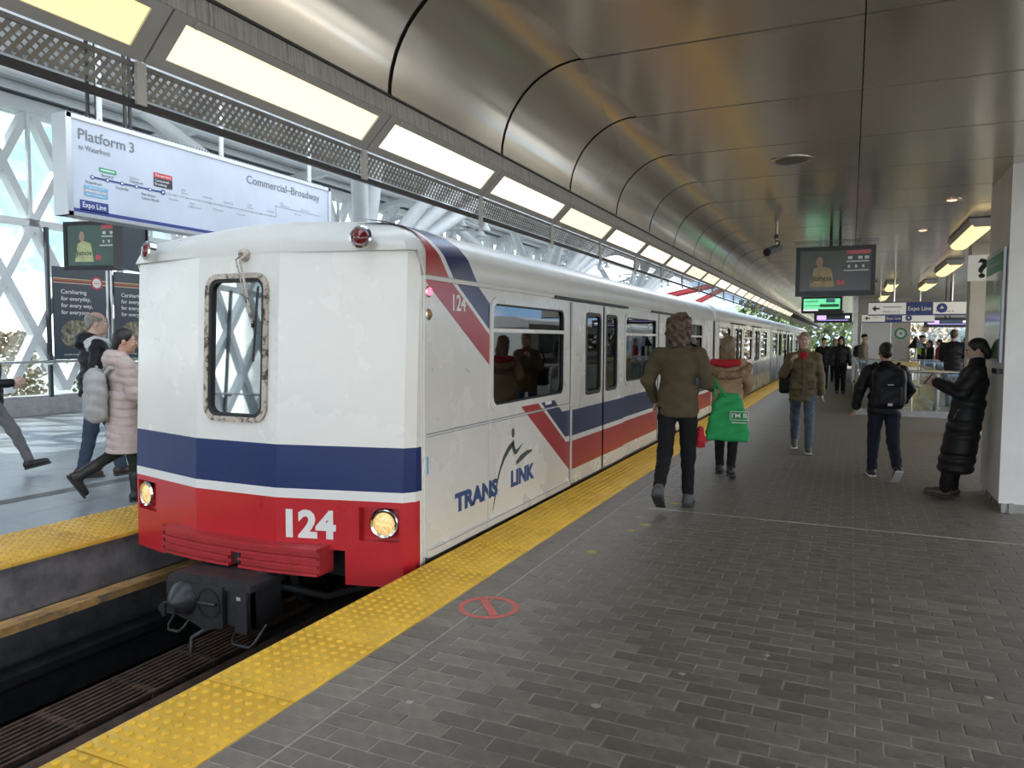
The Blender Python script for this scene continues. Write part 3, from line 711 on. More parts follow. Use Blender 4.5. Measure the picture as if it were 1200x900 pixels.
text('124', 'stripe_white', c1, (XR+.002, 5.04, 1.845), YD, ZU, .125, .21, bold=.02)
text('TRANS', 'logo_blue', c1, (XR+.001, 5.07, .262), YD, ZU, .14, .78, bold=.055)
text('LINK', 'logo_blue', c1, (XR+.001, 6.13, .275), YD, ZU, .14, .55, bold=.055)
lg = MB()
lg.prism([(6.175+.035*math.cos(a), .765+.045*math.sin(a)) for a in [2*math.pi*k/14 for k in range(14)]], 'X', XR, XR+.0015)
def stroke(mb, P, Wd):
    n = len(P)
    for i in range(n-1):
        (a, b), (c, d) = P[i], P[i+1]; L_ = math.hypot(c-a, d-b); nx, ny = -(d-b)/L_, (c-a)/L_
        mb.prism([(a+nx*Wd[i], b+ny*Wd[i]), (c+nx*Wd[i+1], d+ny*Wd[i+1]), (c-nx*Wd[i+1], d-ny*Wd[i+1]), (a-nx*Wd[i], b-ny*Wd[i])], 'X', XR, XR+.0015)
stroke(lg, [(5.755, .13), (5.80, .25), (5.845, .38), (5.90, .47), (5.98, .56), (6.08, .63), (6.20, .68)], [.003, .012, .012, .015, .022, .028, .022])
stroke(lg, [(6.16, .67), (6.20, .60), (6.235, .575), (6.32, .605), (6.40, .64)], [.02, .03, .022, .012, .003])
stroke(lg, [(6.25, .475), (6.36, .51), (6.50, .54), (6.62, .545)], [.018, .03, .022, .012])
lg.build('logo_figure', 'logo_grey', c1)

# ---- faceted front
def fy(z): return max(0, z-.5)*.045                    # slight rake
FP = [(HW, .40), (HW-.012, .31), (HW-.07, .235), (.40, 0), (-.40, 0), (-HW+.07, .235), (-HW+.012, .31), (-HW, .40)]
def fpt(i, z, out=0.): u, d = FP[i]; return (CX+u*(1+out*.5), Y0+d+fy(z)-out, z)
def front_band(name, z0, z1, m, segs=range(7), out=0.):
    mb = MB()
    for i in segs: mb.grid([[fpt(i, z0, out), fpt(i+1, z0, out)], [fpt(i, z1, out), fpt(i+1, z1, out)]])
    return mb.build(name, m, c1)
front_band('front_stripe', .525, .845, 'train_blue'); front_band('front_stripe', .455, .525, 'stripe_white')
front_band('front_panel', .845, 2.275, 'train_white', (0, 1, 2)); front_band('front_panel', .845, 2.275, 'train_white', (4, 5, 6))
# centre facet with window opening, window offset to the left of centre as built
wx0, wx1, wz0, wz1 = -4.49, -3.955, 1.035, 2.065
def cpt(x, z, o=0.): return (x, Y0+fy(z)-o, z)
zs = [.845, wz0, wz1, 2.275]; xsn = [CX-.40, wx0, wx1, CX+.40]; mb = MB()
for i in range(3):
    for j in range(3):
        if (i, j) != (1, 1): mb.grid([[cpt(xsn[i], zs[j]), cpt(xsn[i+1], zs[j])], [cpt(xsn[i], zs[j+1]), cpt(xsn[i+1], zs[j+1])]])
mb.build('front_panel', 'train_white', c1)
def fring(mb, A, B, o0, o1):
    n = len(A); vs = [cpt(x, z, o0) for x, z in A]+[cpt(x, z, o0) for x, z in B]+[cpt(x, z, o1) for x, z in A]+[cpt(x, z, o1) for x, z in B]; fs = []
    for i in range(n): j = (i+1) % n; fs += [(i, j, n+j, n+i), (2*n+i, 3*n+i, 3*n+j, 2*n+j), (i, 2*n+i, 2*n+j, j), (n+i, n+j, 3*n+j, 3*n+i)]
    mb.add(vs, fs)
mb = MB(); fring(mb, rrect(wx0-.044, wx1+.044, wz0-.044, wz1+.044, .12), rrect(wx0-.005, wx1+.005, wz0-.005, wz1+.005, .085), -.02, .022)
fw = mb.build('front_window', 'seal_worn', c1, smooth=40)
mb = MB(); fring(mb, rrect(wx0-.01, wx1+.01, wz0-.01, wz1+.01, .09), rrect(wx0+.02, wx1-.02, wz0+.02, wz1-.02, .07), -.03, .012); mb.build('gasket', 'rubber', fw)
g_ = rrect(wx0-.006, wx1+.006, wz0-.006, wz1+.006, .09); mb = MB(); mb.add([cpt(x, z, -.012) for x, z in g_]+[cpt(x, z, -.02) for x, z in g_], [tuple(range(len(g_))), tuple(range(2*len(g_)-1, len(g_)-1, -1))]); mb.build('pane', 'cab_glass', fw)
MB().box(wx0-.3, wx1+.3, Y0+.9, Y0+.95, .6, 2.2).build('cab_bulkhead', 'interior', c1)
MB().bbox(wx0-.2, wx1+.5, Y0+.25, Y0+.75, .1, 1.05, .03).build('cab_desk', 'under_black', c1)
# red lower front with lamp pockets
def facet_pt(i, t, z, o=0.):
    (u0, d0), (u1, d1) = FP[i], FP[i+1]; L_ = math.hypot(u1-u0, d1-d0); nx, ny = (d1-d0)/L_, -(u1-u0)/L_
    if ny > 0: nx, ny = -nx, -ny
    return (CX+u0+(u1-u0)*t+nx*o, Y0+d0+(d1-d0)*t+ny*o, z)
def red_facet(i, ts, zs, skip):
    mb = MB()
    for a in range(len(ts)-1):
        for b in range(len(zs)-1):
            if (a, b) in skip: continue
            mb.grid([[facet_pt(i, ts[a], zs[b]), facet_pt(i, ts[a+1], zs[b])], [facet_pt(i, ts[a], zs[b+1]), facet_pt(i, ts[a+1], zs[b+1])]])
            mb.grid([[facet_pt(i, ts[a], zs[b], -.05), facet_pt(i, ts[a+1], zs[b], -.05)], [facet_pt(i, ts[a], zs[b], 0), facet_pt(i, ts[a+1], zs[b], 0)]])
    return mb
zz = [-.165, .085, .165, .41, .455]
tR = [0, .03, .34, .45, 1]                          # facet 2: from outer corner to the centre fold
r = red_facet(2, tR, zz, {(1, 2), (3, 0)}).build('lower_front', 'train_red', c1)
tL = [0, .55, .66, .97, 1]
l = red_facet(4, tL, zz, {(2, 2), (0, 0)}).build('lower_front', 'train_red', c1)
red_facet(3, [0, 1], [.085, .455], set()).build('lower_front', 'train_red', c1)
for i in (0, 1, 5, 6): red_facet(i, [0, 1], [-.165, .455], set()).build('lower_front', 'train_red', c1)
MB().box(XR-.02, XR-.001, Y0+.36, Y0+.42, -.165, .455).build('corner_edge', 'stripe_white', c1)
for i, t0, t1 in ((2, .03, .34), (4, .66, .97)):
    mb = MB(); d = -.06; z0, z1 = .165, .41
    A = [facet_pt(i, t0, z0), facet_pt(i, t1, z0), facet_pt(i, t1, z1), facet_pt(i, t0, z1)]
    B = [facet_pt(i, t0, z0, d), facet_pt(i, t1, z0, d), facet_pt(i, t1, z1, d), facet_pt(i, t0, z1, d)]
    mb.add(A+B, [(4, 5, 6, 7), (0, 1, 5, 4), (1, 2, 6, 5), (2, 3, 7, 6), (3, 0, 4, 7)]); pk = mb.build('lamp_pocket', 'train_red', c1)
    mb = MB(); n = Vector(facet_pt(i, .5, 0, 1))-Vector(facet_pt(i, .5, 0, 0)); c = Vector(facet_pt(i, t0*.62+t1*.38 if i == 2 else t0*.38+t1*.62, .295, d))
    h = MB().lathe([(.112, 0), (.112, .05), (.10, .064), (.084, .058), (.08, .03), (.08, 0)], c, n, 26).build('headlamp', 'chrome', c1, smooth=35)
    MB().lathe([(.081, .036), (.074, .052), (.05, .062), (.015, .066)], c, n, 24).build('lens', 'headlamp_glow', h, smooth=60)
    for k in range(6):
        a = 2*math.pi*k/6; MB().lathe([(.006, .06), (.005, .069)], c+Vector((math.cos(a)*.098, 0, math.sin(a)*.098)), n, 8).build('screw', 'rubber', h)
# fleet number on the front, lying on the right facet
a, b = Vector(facet_pt(2, .92, .175, .002)), Vector(facet_pt(2, .52, .175, .002))
text('124', 'stripe_white', c1, a, b-a, ZU, .195, (b-a).length, bold=.045, ext=.0015)
# ribbed bumper
def bow(x): u = (x-(-4.18))/.77; return Y0-.09+.07*u*u
bp = thing('x', None, None)
bpar = MB(); xsb = [-4.95+1.54*k/16 for k in range(17)]
for (za, zb, o) in ((-.075, -.055, .03), (-.055, -.02, .0), (-.02, .0, .03), (.0, .04, 0), (.04, .06, .03), (.06, .10, .0), (.10, .125, .035)):
    sl = .018
    for k in range(16):
        if 8 <= k < 9 and zb < .06: continue
        x0, x1 = xsb[k], xsb[k+1]
        pts = []
        for x in (x0, x1):
            pts += [(x, bow(x)-o, za), (x, bow(x)-o, zb), (x, bow(x)+.16, zb), (x, bow(x)+.16, za)]
        bpar.add(pts, [(0, 1, 5, 4), (1, 2, 6, 5), (3, 0, 4, 7), (0, 3, 2, 1), (4, 5, 6, 7)])
bpar.build('bumper', 'train_red_worn', c1)
bpy.data.objects.remove(bp)
MB().box(-4.22, -4.11, Y0-.07, Y0+.02, -.06, .05).build('tow_socket', 'coupler_black', c1)
MB().box(CX-.95, CX+.95, Y0+.28, Y0+.5, -.1, .08).build('front_sill', 'under_black', c1)
# marker lamps on the dome and wiper
for sx in (1, -1):
    c = Vector((CX+sx*1.06, Y0+.165, 2.335)); n = Vector((sx*.30, -.95, .12))
    l = MB().lathe([(.082, -.03), (.082, .018), (.068, .03), (.06, .02)], c, n, 22).build('tail_lamp', 'chrome', c1, smooth=40)
    MB().lathe([(.062, .0), (.058, .025), (.035, .045), (.008, .05)], c, n, 20).build('lens', 'lens_red', l, smooth=60)
wp = MB().tube([(-4.13, Y0+.06, 2.24), (-4.10, Y0-.03, 2.20), (-3.975, Y0-.045, 1.73)], .009, 6).tube([(-4.17, Y0+.06, 2.24), (-4.14, Y0-.03, 2.20), (-3.985, Y0-.045, 1.73)], .006, 6).build('wiper', 'seal_worn', c1)
MB().lathe([(.05, 0), (.045, .025), (.02, .04)], (-4.15, Y0+.075, 2.245), (0, -1, -.1), 12).build('wiper_pivot', 'seal_worn', wp)
MB().tube([(-3.93, Y0-.03, 2.0), (-3.99, Y0-.03, 1.45)], .009, 6).box(-3.985, -3.97, Y0-.05, Y0-.03, 1.70, 1.75).build('wiper_blade', 'rubber', wp)
# coupler
cp = thing('x', None, None); bpy.data.objects.remove(cp)
cb = MB(); FX0, FX1, FYc = -4.56, -3.98, 3.86
cb.prism([(FX0, -.14), (FX0+.06, -.10), (FX1+.14, -.075), (FX1+.22, -.11), (FX1+.22, -.16), (FX0, -.20)], 'Y', FYc+.01, FYc+.36)
cb.box(FX0+.02, FX1+.2, FYc+.03, FYc+.34, -.42, -.14); k1 = cb.build('coupler', 'coupler_black', c1)
MB().prism([(FX0+.01, -.16), (FX1-.02, -.14), (FX1-.02, -.44), (FX1-.12, -.45), (FX1-.20, -.48), (FX1-.28, -.45), (FX0+.08, -.40), (FX0+.01, -.34)], 'Y', FYc-.015, FYc+.03).build('face_plate', 'coupler_black', k1)
MB().lathe([(.125, 0), (.12, .03), (.085, .08), (.035, .125), (.01, .135)], (FX0+.19, FYc-.01, -.27), (0, -1, -.05), 20).build('cone', 'coupler_black', k1, smooth=40)
MB().box(FX0+.07, FX0+.23, FYc-.14, FYc-.02, -.345, -.30).box(FX0+.12, FX0+.155, FYc-.16, FYc-.02, -.36, -.27).build('latch', 'under_black', k1)
MB().lathe([(.112, 0), (.112, .012), (.095, .012), (.09, -.06), (.02, -.07)], (FX0+.43, FYc-.012, -.275), (0, -1, 0), 22).build('cup', 'track_black', k1, smooth=30)
MB().tube([(FX0+.35, FYc-.03, -.275), (FX0+.51, FYc-.03, -.27)], .012, 6).build('cup_bar', 'coupler_black', k1)
MB().box(FX1+.02, FX1+.06, FYc+.02, FYc+.06, -.40, -.16).box(FX1+.09, FX1+.20, FYc-.01, FYc+.08, -.45, -.15).build('contact_box', 'coupler_black', k1)
MB().box(FX1+.11, FX1+.145, FYc-.012, FYc-.008, -.215, -.19).build('plate_label', 'seal_worn', k1)
for (x0, x1) in ((FX0+.03, FX0+.16), (FX1+.08, FX1+.26)):
    MB().tube([(x0, FYc+.05, -.42), (x0-.02, FYc, -.50), (x0, FYc-.02, -.53), (x1-.03, FYc-.02, -.53), (x1, FYc, -.50), (x1+.02, FYc+.1, -.40)], .012, 6).build('loop', 'coupler_black', k1, smooth=60)
MB().tube([(FX1-.12, FYc+.1, -.46), (FX1-.22, FYc-.02, -.49), (FX1-.27, FYc-.06, -.53), (FX1-.27, FYc-.07, -.64)], .018, 8).build('hook', 'coupler_black', k1, smooth=60)
MB().tube([(-3.95, FYc+.34, -.2), (-3.6, Y0+.3, -.35), (-3.35, Y0+.6, -.3)], .03, 8).tube([(-4.27, FYc+.3, -.28), (-4.27, Y0+1.2, -.28)], .09, 10).build('drawbar', 'under_black', k1, smooth=60)
# sun visor reflection bar between cars, then the following cars
def plain_car(y0, label, wm, bands, loc_x=0., ends='train_white', roofm=None):
    car = thing('train_car', label, 'train car', (CX, y0, -1.1), 'cars of the train at the platform'); y1 = y0+12.7
    DD = [(y0+2.55, y0+3.58, y0+4.6), (y0+6.95, y0+8.0, y0+9.0)]; WW = [(y0+.45, y0+2.2), (y0+4.85, y0+6.7), (y0+9.3, y0+11.2)]
    hs = [(a, b, 1.05, 1.93) for a, b in WW]+[(d[0]+.01, d[2]-.01, .03, 2.02) for d in DD]
    shell(car, y0, y1, hs, wm); r = roof_mesh('roof', car, y0, y1, False)
    if roofm: r.data.materials.clear(); r.data.materials.append(MATS[roofm])
    for a, b in WW: window(car, a, b)
    for D in DD:
        door_leaf(car, D[0], D[1], 'R', (wm, bands)); door_leaf(car, D[1], D[2], 'L', (wm, bands))
        MB().box(XR, XR+.04, D[0]-.4, D[2]+.3, 2.045, 2.075).build('door_track', 'rubber', car)
    for a, b in ((y0, DD[0][0]), (DD[0][2], DD[1][0]), (DD[1][2], y1)):
        for (z0, z1, m) in bands: MB().box(XR, XR+.0016, a+.01, b-.01, z0, z1).build('livery', m, car)
    return car
plain_car(17.28, 'second train car, white with grey and gold advertising wrap below the windows', 'train_white', [(.06, .50, 'wrap_gold'), (.50, .92, 'wrap_grey')])
plain_car(30.36, 'third train car wrapped in blue along its lower side', 'train_white', [(.06, .95, 'wrap_blue')])
plain_car(43.44, 'fourth train car, farthest and smallest at the tail of the train', 'train_white', [(.19, .508, 'stripe_red'), (.566, .85, 'stripe_blue')])
for k in range(3):
    ya = 16.92+13.08*k
    b = MB().box(CX-.5, CX+.5, ya, ya+.33, .05, 2.15).build('gangway', 'rubber')
    tag(b, 'dark gangway bellows between '+('first and second', 'second and third', 'third and last')[k]+' train car', 'gangway')
MB().box(CX-1.0, CX+1.0, 29.95, 30.3, 0, 2.3)
# ------------------------------------------------------------------ platform sign across the track
NY, NX = (0, -1, 0), (-1, 0, 0)
mat('lit_white', (.42, .46, .53), .4, emit=.08, var=.10, vs=1.2)
mat('alu', (.55, .56, .58), .35, metal=.6)
SX = -6.45
sg = thing('platform_sign', 'long hanging lightbox reading Platform 3 with route line above the far platform', 'sign', (SX, 6.3, 2.75))
MB().box(SX-.16, SX-.004, 4.53, 8.18, 2.755, 3.61).build('sign_face', 'lit_white', sg)
mb = MB()
for a in ((4.50, 8.21, 3.60, 3.64), (4.50, 8.21, 2.73, 2.765)): mb.box(SX-.18, SX+.012, *a)
mb.box(SX-.18, SX+.012, 4.49, 4.545, 2.73, 3.64); mb.box(SX-.18, SX+.012, 8.165, 8.22, 2.73, 3.64); mb.build('frame', 'alu', sg)
mb = MB()
for k in range(95): mb.prism([(4.52+.039*k, 3.64), (4.536+.039*k, 3.64), (4.528+.039*k, 3.665)], 'X', SX-.01, SX-.004)
tag(mb.build('bird_spikes', 'ink_grey', sg), kind='stuff')
for y in (4.9, 6.4, 7.9): MB().tube([(SX-.09, y, 3.64), (SX-.09, y, 5.6)], .025, 8).build('hanger', 'white_steel', sg)
f = SX
def st(s, y0, z, h, w, m, bold=.0): return text(s, m, sg, (f, y0, z), YD, ZU, h, w, bold=bold, ext=.0012)
st('Platform', 4.615, 3.43, .10, .485, 'ink_grey', .008); st('3', 5.145, 3.43, .10, .052, 'ink_grey', .008); st('to Waterfront', 4.617, 3.338, .05, .32, 'ink_grey')
st('Commercial\u2013Broadway', 6.69, 3.43, .095, 1.30, 'ink_grey', .004)
MB().box(f, f+.002, 4.545, 8.165, 2.765, 2.80).build('blue_band', 'navy', sg); MB().box(f, f+.002, 4.615, 4.90, 2.79, 2.885).build('line_tab', 'navy', sg)
text('Expo Line', 'sign_white', sg, (f+.002, 4.64, 2.82), YD, ZU, .05, .235, ext=.001)
MB().box(f, f+.0015, 4.745, 5.525, 3.101, 3.117).build('route_line', 'navy', sg); MB().box(f, f+.0012, 5.53, 7.17, 3.105, 3.113).box(f, f+.0012, 7.165, 7.175, 3.105, 3.245).box(f, f+.0012, 7.165, 8.0, 3.237, 3.245).build('route_line_grey', 'ink_soft', sg)
for k, y in enumerate((4.744, 4.897, 5.053, 5.211, 5.366, 5.522)):
    mb = MB().lathe([(.019 if k < 5 else .026, .0), (.019 if k < 5 else .026, .003)], (f, y, 3.109), (1, 0, 0), 14); mb.build('stop', 'navy', sg)
    MB().lathe([(.011, .0), (.011, .004)], (f, y, 3.109), (1, 0, 0), 12).build('stop_dot', 'sign_white', sg)
for k in range(10):
    y = 5.68+.155*k; MB().lathe([(.012, .0), (.012, .003)], (f, y, 3.109), (1, 0, 0), 12).build('stop_faint', 'ink_soft', sg)
for s, y, z, w in (('Burrard', 4.84, 3.135, .12), ('Waterfront', 4.67, 3.045, .17), ('Granville', 4.985, 3.05, .135), ('Stadium\u2013', 5.14, 3.175, .12), ('Chinatown', 5.14, 3.14, .15), ('Main Street\u2013', 5.27, 3.04, .17), ('Science World', 5.27, 3.0, .2)): st(s, y, z, .026, w, 'ink_grey' if s[0] != 'S' or s[1] == 'c' else 'ink_soft')
for s, y, z, w in (('Nanaimo', 5.60, 3.05, .12), ('29th', 5.75, 3.17, .06), ('Avenue', 5.75, 3.14, .10), ('Joyce\u2013', 5.86, 3.05, .09), ('Collingwood', 5.84, 3.015, .17), ('Patterson', 6.04, 3.15, .13), ('Metrotown', 6.18, 3.04, .15), ('Royal Oak', 6.34, 3.14, .14), ('Edmonds', 6.53, 3.04, .13), ('22nd', 6.70, 3.17, .07), ('Street', 6.70, 3.14, .09), ('New', 7.25, 3.285, .06), ('Westminster', 7.25, 3.255, .16), ('Columbia', 7.0, 3.15, .13), ('Scott Road', 7.62, 3.26, .16), ('Gateway', 7.5, 3.19, .13)): st(s, y, z, .022, w, 'ink_soft')
MB().box(f, f+.0015, 4.815, 4.995, 3.175, 3.215).build('green_tab', 'sign_green', sg); MB().box(f+.0015, f+.0022, 4.83, 4.975, 3.19, 3.2).build('tab_line', 'sign_white', sg)
for k, (m, s) in enumerate((('sign_blue', 'Canada Line'), ('ink_soft', 'SeaBus'), ('sign_blue', 'West Coast Express'))):
    z = 2.995-.033*k; MB().box(f, f+.0015, 4.66, 4.90, z, z+.03).build('service_tab', m, sg); text(s, 'sign_white', sg, (f+.0015, 4.675, z+.007), YD, ZU, .018, .2)
MB().box(f, f+.0015, 5.415, 5.64, 3.245, 3.294).build('here_tab', 'sign_red', sg); MB().box(f, f+.0015, 5.415, 5.64, 3.155, 3.243).build('here_name', 'ink', sg)
for s, z, w in (('You are here', 3.258, .19), ('Commercial\u2013', 3.205, .18), ('Broadway', 3.17, .14)): text(s, 'sign_white', sg, (f+.0015, 5.43, z), YD, ZU, .026, w)

# ------------------------------------------------------------------ posters on the glass
mat('poster_slate', (.045, .062, .085), .35, var=.06, vs=2); mat('stripe_orange', (.55, .20, .06), .5); mat('stripe_cream', (.62, .52, .36), .5); mat('stripe_rust', (.38, .06, .05), .5)
m = mat('photo_street', (.3, .3, .28), .45)
N, L = m.node_tree.nodes, m.node_tree.links; nn = N.new('ShaderNodeTexNoise'); nn.inputs['Scale'].default_value = 8; nn.inputs['Detail'].default_value = 5; rr = N.new('ShaderNodeValToRGB'); t = N.new('ShaderNodeTexCoord'); L.new(t.outputs['Object'], nn.inputs['Vector']); L.new(nn.outputs[0], rr.inputs[0]); L.new(rr.outputs[0], N['Principled BSDF'].inputs['Base Color'])
rr.color_ramp.elements[0].position = .36; rr.color_ramp.elements[0].color = (.06, .07, .05, 1); rr.color_ramp.elements[1].position = .68; rr.color_ramp.elements[1].color = (.42, .42, .40, 1)
for p_, c_ in ((.45, (.16, .13, .09, 1)), (.55, (.30, .27, .16, 1))): e = rr.color_ramp.elements.new(p_); e.color = c_
def poster(y0, w, lb):
    X = WX+.28; p = thing('poster', lb, 'poster', (X, y0+w/2, 1.12), 'carsharing posters on the lattice wall')
    MB().box(X-.03, X, y0, y0+w, 1.13, 3.215).build('board', 'poster_slate', p)
    for k, m in enumerate(('stripe_cream', 'stripe_rust', 'stripe_orange', 'stripe_cream')): MB().box(X, X+.003, y0, y0+w, 2.85+.032*k, 2.872+.032*k).build('colour_line', m, p)
    MB().lathe([(.15, 0), (.15, .006)], (X, y0+w-.24, 2.90), (1, 0, 0), 24).build('badge', 'sign_red', p); MB().lathe([(.11, .0), (.11, .008)], (X, y0+w-.24, 2.90), (1, 0, 0), 24).build('badge_disc', 'sign_white', p)
    text('modo', 'sign_red', p, (X+.008, y0+w-.31, 2.88), YD, ZU, .045, .14, bold=.01)
    for k, (s, ww) in enumerate((('Carsharing', .62), ('for everyday,', .72), ('for every way,', .76), ('for everyone.', .70))): text(s, 'sign_white', p, (X+.001, y0+.18, 2.62-.155*k), YD, ZU, .095, ww, bold=.012)
    MB().prism([(y0+w-.02, 1.38)]+[(y0+.47-.32*math.sin(a), 1.70-.32*math.cos(a)) for a in [math.pi*k/14 for k in range(15)]]+[(y0+w-.02, 2.02)], 'X', X, X+.004).build('picture', 'photo_street', p)
    text('modo.coop', 'sign_white', p, (X+.001, y0+.22, 1.22), YD, ZU, .045, .36)
    MB().box(X-.02, X+.006, y0+w+.02, y0+w+.05, 1.13, 4.05).box(X-.02, X+.006, y0+w+.13, y0+w+.16, 1.13, 4.05).build('edge_channel', 'alu', p)
poster(10.90, 1.30, 'slate carsharing poster left of the bald man'); poster(12.42, 1.30, 'slate carsharing poster between the bald man and the train')

# ------------------------------------------------------------------ screens
mat('screen_dark', (.035, .045, .045), .12, coat=.3, emit=.0); mat('screen_green_dark', (.035, .06, .05), .15, emit=.2, var=.2, vs=3); mat('glow_red', (.4, .06, .07), .3, emit=.06); mat('glow_white', (.4, .4, .4), .3, emit=.08); mat('glow_tan', (.26, .2, .09), .3, emit=.05, var=.3, vs=8); mat('glow_olive', (.3, .33, .17), .3, emit=.10, var=.25, vs=8)
mat('screen_green', (.12, .55, .27), .3, emit=.4); mat('led_violet', (.38, .26, .75), .3, emit=.9); mat('led_white', (.8, .82, .9), .3, emit=.8); mat('skin_screen', (.32, .2, .14), .4, emit=.04); mat('screen_grey', (.035, .038, .036), .15, emit=.05)
def screen(c, yaw, w, h, lb, style, depth=.09, hang=CZ, basket=False):
    t = thing('display_screen', lb, 'screen', c, rz=yaw); x0, x1 = -w/2, w/2      # faces local -Y
    mb = MB(); mb.box(x0, x1, 0, depth, -h/2, h/2); mb.build('cabinet', 'black_plastic', t, local=True)
    bz = .055*w; mb = MB()
    ring_prism(mb, [(x0, -h/2), (x1, -h/2), (x1, h/2), (x0, h/2)], [(x0+bz, -h/2+bz*1.2), (x1-bz, -h/2+bz*1.2), (x1-bz, h/2-bz), (x0+bz, h/2-bz)], 'Y', -.014, .0); mb.build('bezel', 'black_plastic', t, local=True)
    ax0, ax1, az0, az1 = x0+bz, x1-bz, -h/2+bz*1.2, h/2-bz; aw, ah = ax1-ax0, az1-az0
    def q(u0, u1, v0, v1, m, name, o=.002): return MB().box(ax0+u0*aw, ax0+u1*aw, -o, 0, az0+v0*ah, az0+v1*ah).build(name, m, t, local=True)
    def tx(s, u, v, hh, ww, m, o=.003):
        n0 = text(s, m, None, (ax0+u*aw, -o, az0+v*ah), (1, 0, 0), ZU, hh*ah, ww*aw, bold=.01); n0.parent = t; return n0
    if style == 'ad' or style == 'ad_bright':
        q(0, 1, 0, 1, 'screen_grey' if style == 'ad' else 'screen_green_dark', 'image')
        tan = 'glow_tan' if style == 'ad' else 'glow_olive'
        MB().prism([(ax0+.14*aw, az0+.1*ah), (ax0+.2*aw, az0+.55*ah), (ax0+.30*aw, az0+.62*ah), (ax0+.45*aw, az0+.55*ah), (ax0+.5*aw, az0+.1*ah)], 'Y', -.003, -.002).build('singer', tan, t, local=True)
        MB().prism([(ax0+(.28+.05*math.cos(a))*aw, az0+(.72+.13*math.sin(a))*ah) for a in [2*math.pi*k/14 for k in range(14)]], 'Y', -.0035, -.002).build('face', 'skin_screen', t, local=True)
        tx('Junos', .16, .26, .13, .3, 'ink', .0042)
        q(.66, .99, .90, .99, 'glow_red', 'banner', .003); q(.66, .97, .70, .73, 'glow_white', 'rule', .003); q(.62, .97, .48, .51, 'glow_white', 'rule', .003)
        for u in (.68, .82, .91): q(u, u+.06, .77, .84, 'glow_white', 'entry', .003)
        for u in (.68, .78, .88): q(u, u+.03, .56, .63, 'glow_white', 'entry', .003)
        for u in (.53, .58): MB().prism([(ax0+(u+.03+.03*math.cos(a))*aw, az0+(.2+.07*math.sin(a))*ah) for a in [2*math.pi*k/12 for k in range(12)]], 'Y', -.003, -.002).build('dot', 'glow_red', t, local=True)
    elif style == 'green':
        q(0, 1, .14, 1, 'screen_green', 'image'); tx('needed?', .04, .72, .16, .36, 'navy'); q(.62, .86, .68, .98, 'sign_blue', 'badge', .003); q(.05, .5, .4, .44, 'sign_green', 'line', .003)
        MB().prism(rrect(ax0+.45*aw, ax0+.97*aw, az0+.3*ah, az0+.55*ah, .02), 'Y', -.003, -.002).build('cloud', 'sign_green', t, local=True); q(0, .4, .02, .1, 'led_white', 'ticker', .003)
    elif style == 'led':
        q(0, 1, 0, 1, 'screen_dark', 'image')
        for k in range(3): q(.02, .30, .70-.26*k, .88-.26*k, 'led_violet', 'text_row', .003)
        q(.86, .98, .4, .8, 'led_white', 'time', .003); q(.05, .95, .02, .08, 'led_violet', 'ticker', .003)
    if hang:
        d0 = hang-c[2]-h/2; mb = MB(); mb.tube([(-.06, depth/2, h/2), (-.06, depth/2, h/2+d0)], .022, 8); mb.tube([(.06, depth/2, h/2), (.06, depth/2, h/2+d0)], .022, 8); mb.build('hanger', 'black_plastic', t, local=True)
    if basket:
        mb = MB(); n = 40
        for k in range(n):
            x = x0-.02+(w+.05)*k/(n-1); mb.tube([(x, -.01, h/2), (x+random.uniform(-.008, .008), -.03, h/2+.085)], .0022, 4)
            mb.tube([(x, depth, h/2), (x, depth+.02, h/2+.085)], .0022, 4)
        mb.box(x0-.02, x1+.03, -.032, -.026, h/2+.08, h/2+.088); mb.box(x0-.02, x1+.03, depth+.018, depth+.024, h/2+.08, h/2+.088)
        tag(mb.build('bird_wire', 'ink_grey', t, local=True), kind='stuff')
    mb = MB(); mb.lathe([(.02, 0), (.02, .03)], (x1, depth/2, -.15), (1, 0, 0), 8); mb.build('lock', 'stainless', t, local=True)
    return t
screen((-.24, 11.7, 2.625), R(0), 1.05, .705, 'large dark ceiling screen with concert advert hanging over the near platform', 'ad', .16, basket=True)
screen((-.60, 17.5, 2.40), R(0), .82, .36, 'small bright green advert screen hanging behind the large dark screen', 'green', .1)
screen((-.42, 20.0, 2.19), R(0), .86, .24, 'violet departure display hanging under the green screen', 'led', .12)
screen((2.75, 27, 2.22), R(0), 1.3, .3, 'violet departure display right of the hanging Expo Line signs', 'led', .12)
t1 = screen((-8.28, 6.08, 2.72), R(14), .80, .58, 'concert advert screen facing the camera above the bald man', 'ad_bright', .08, hang=5.4)
t2 = screen((-7.72, 6.2, 2.70), R(115), .62, .56, 'black back of a hanging screen between poster and train', 'none', .10, hang=5.4)

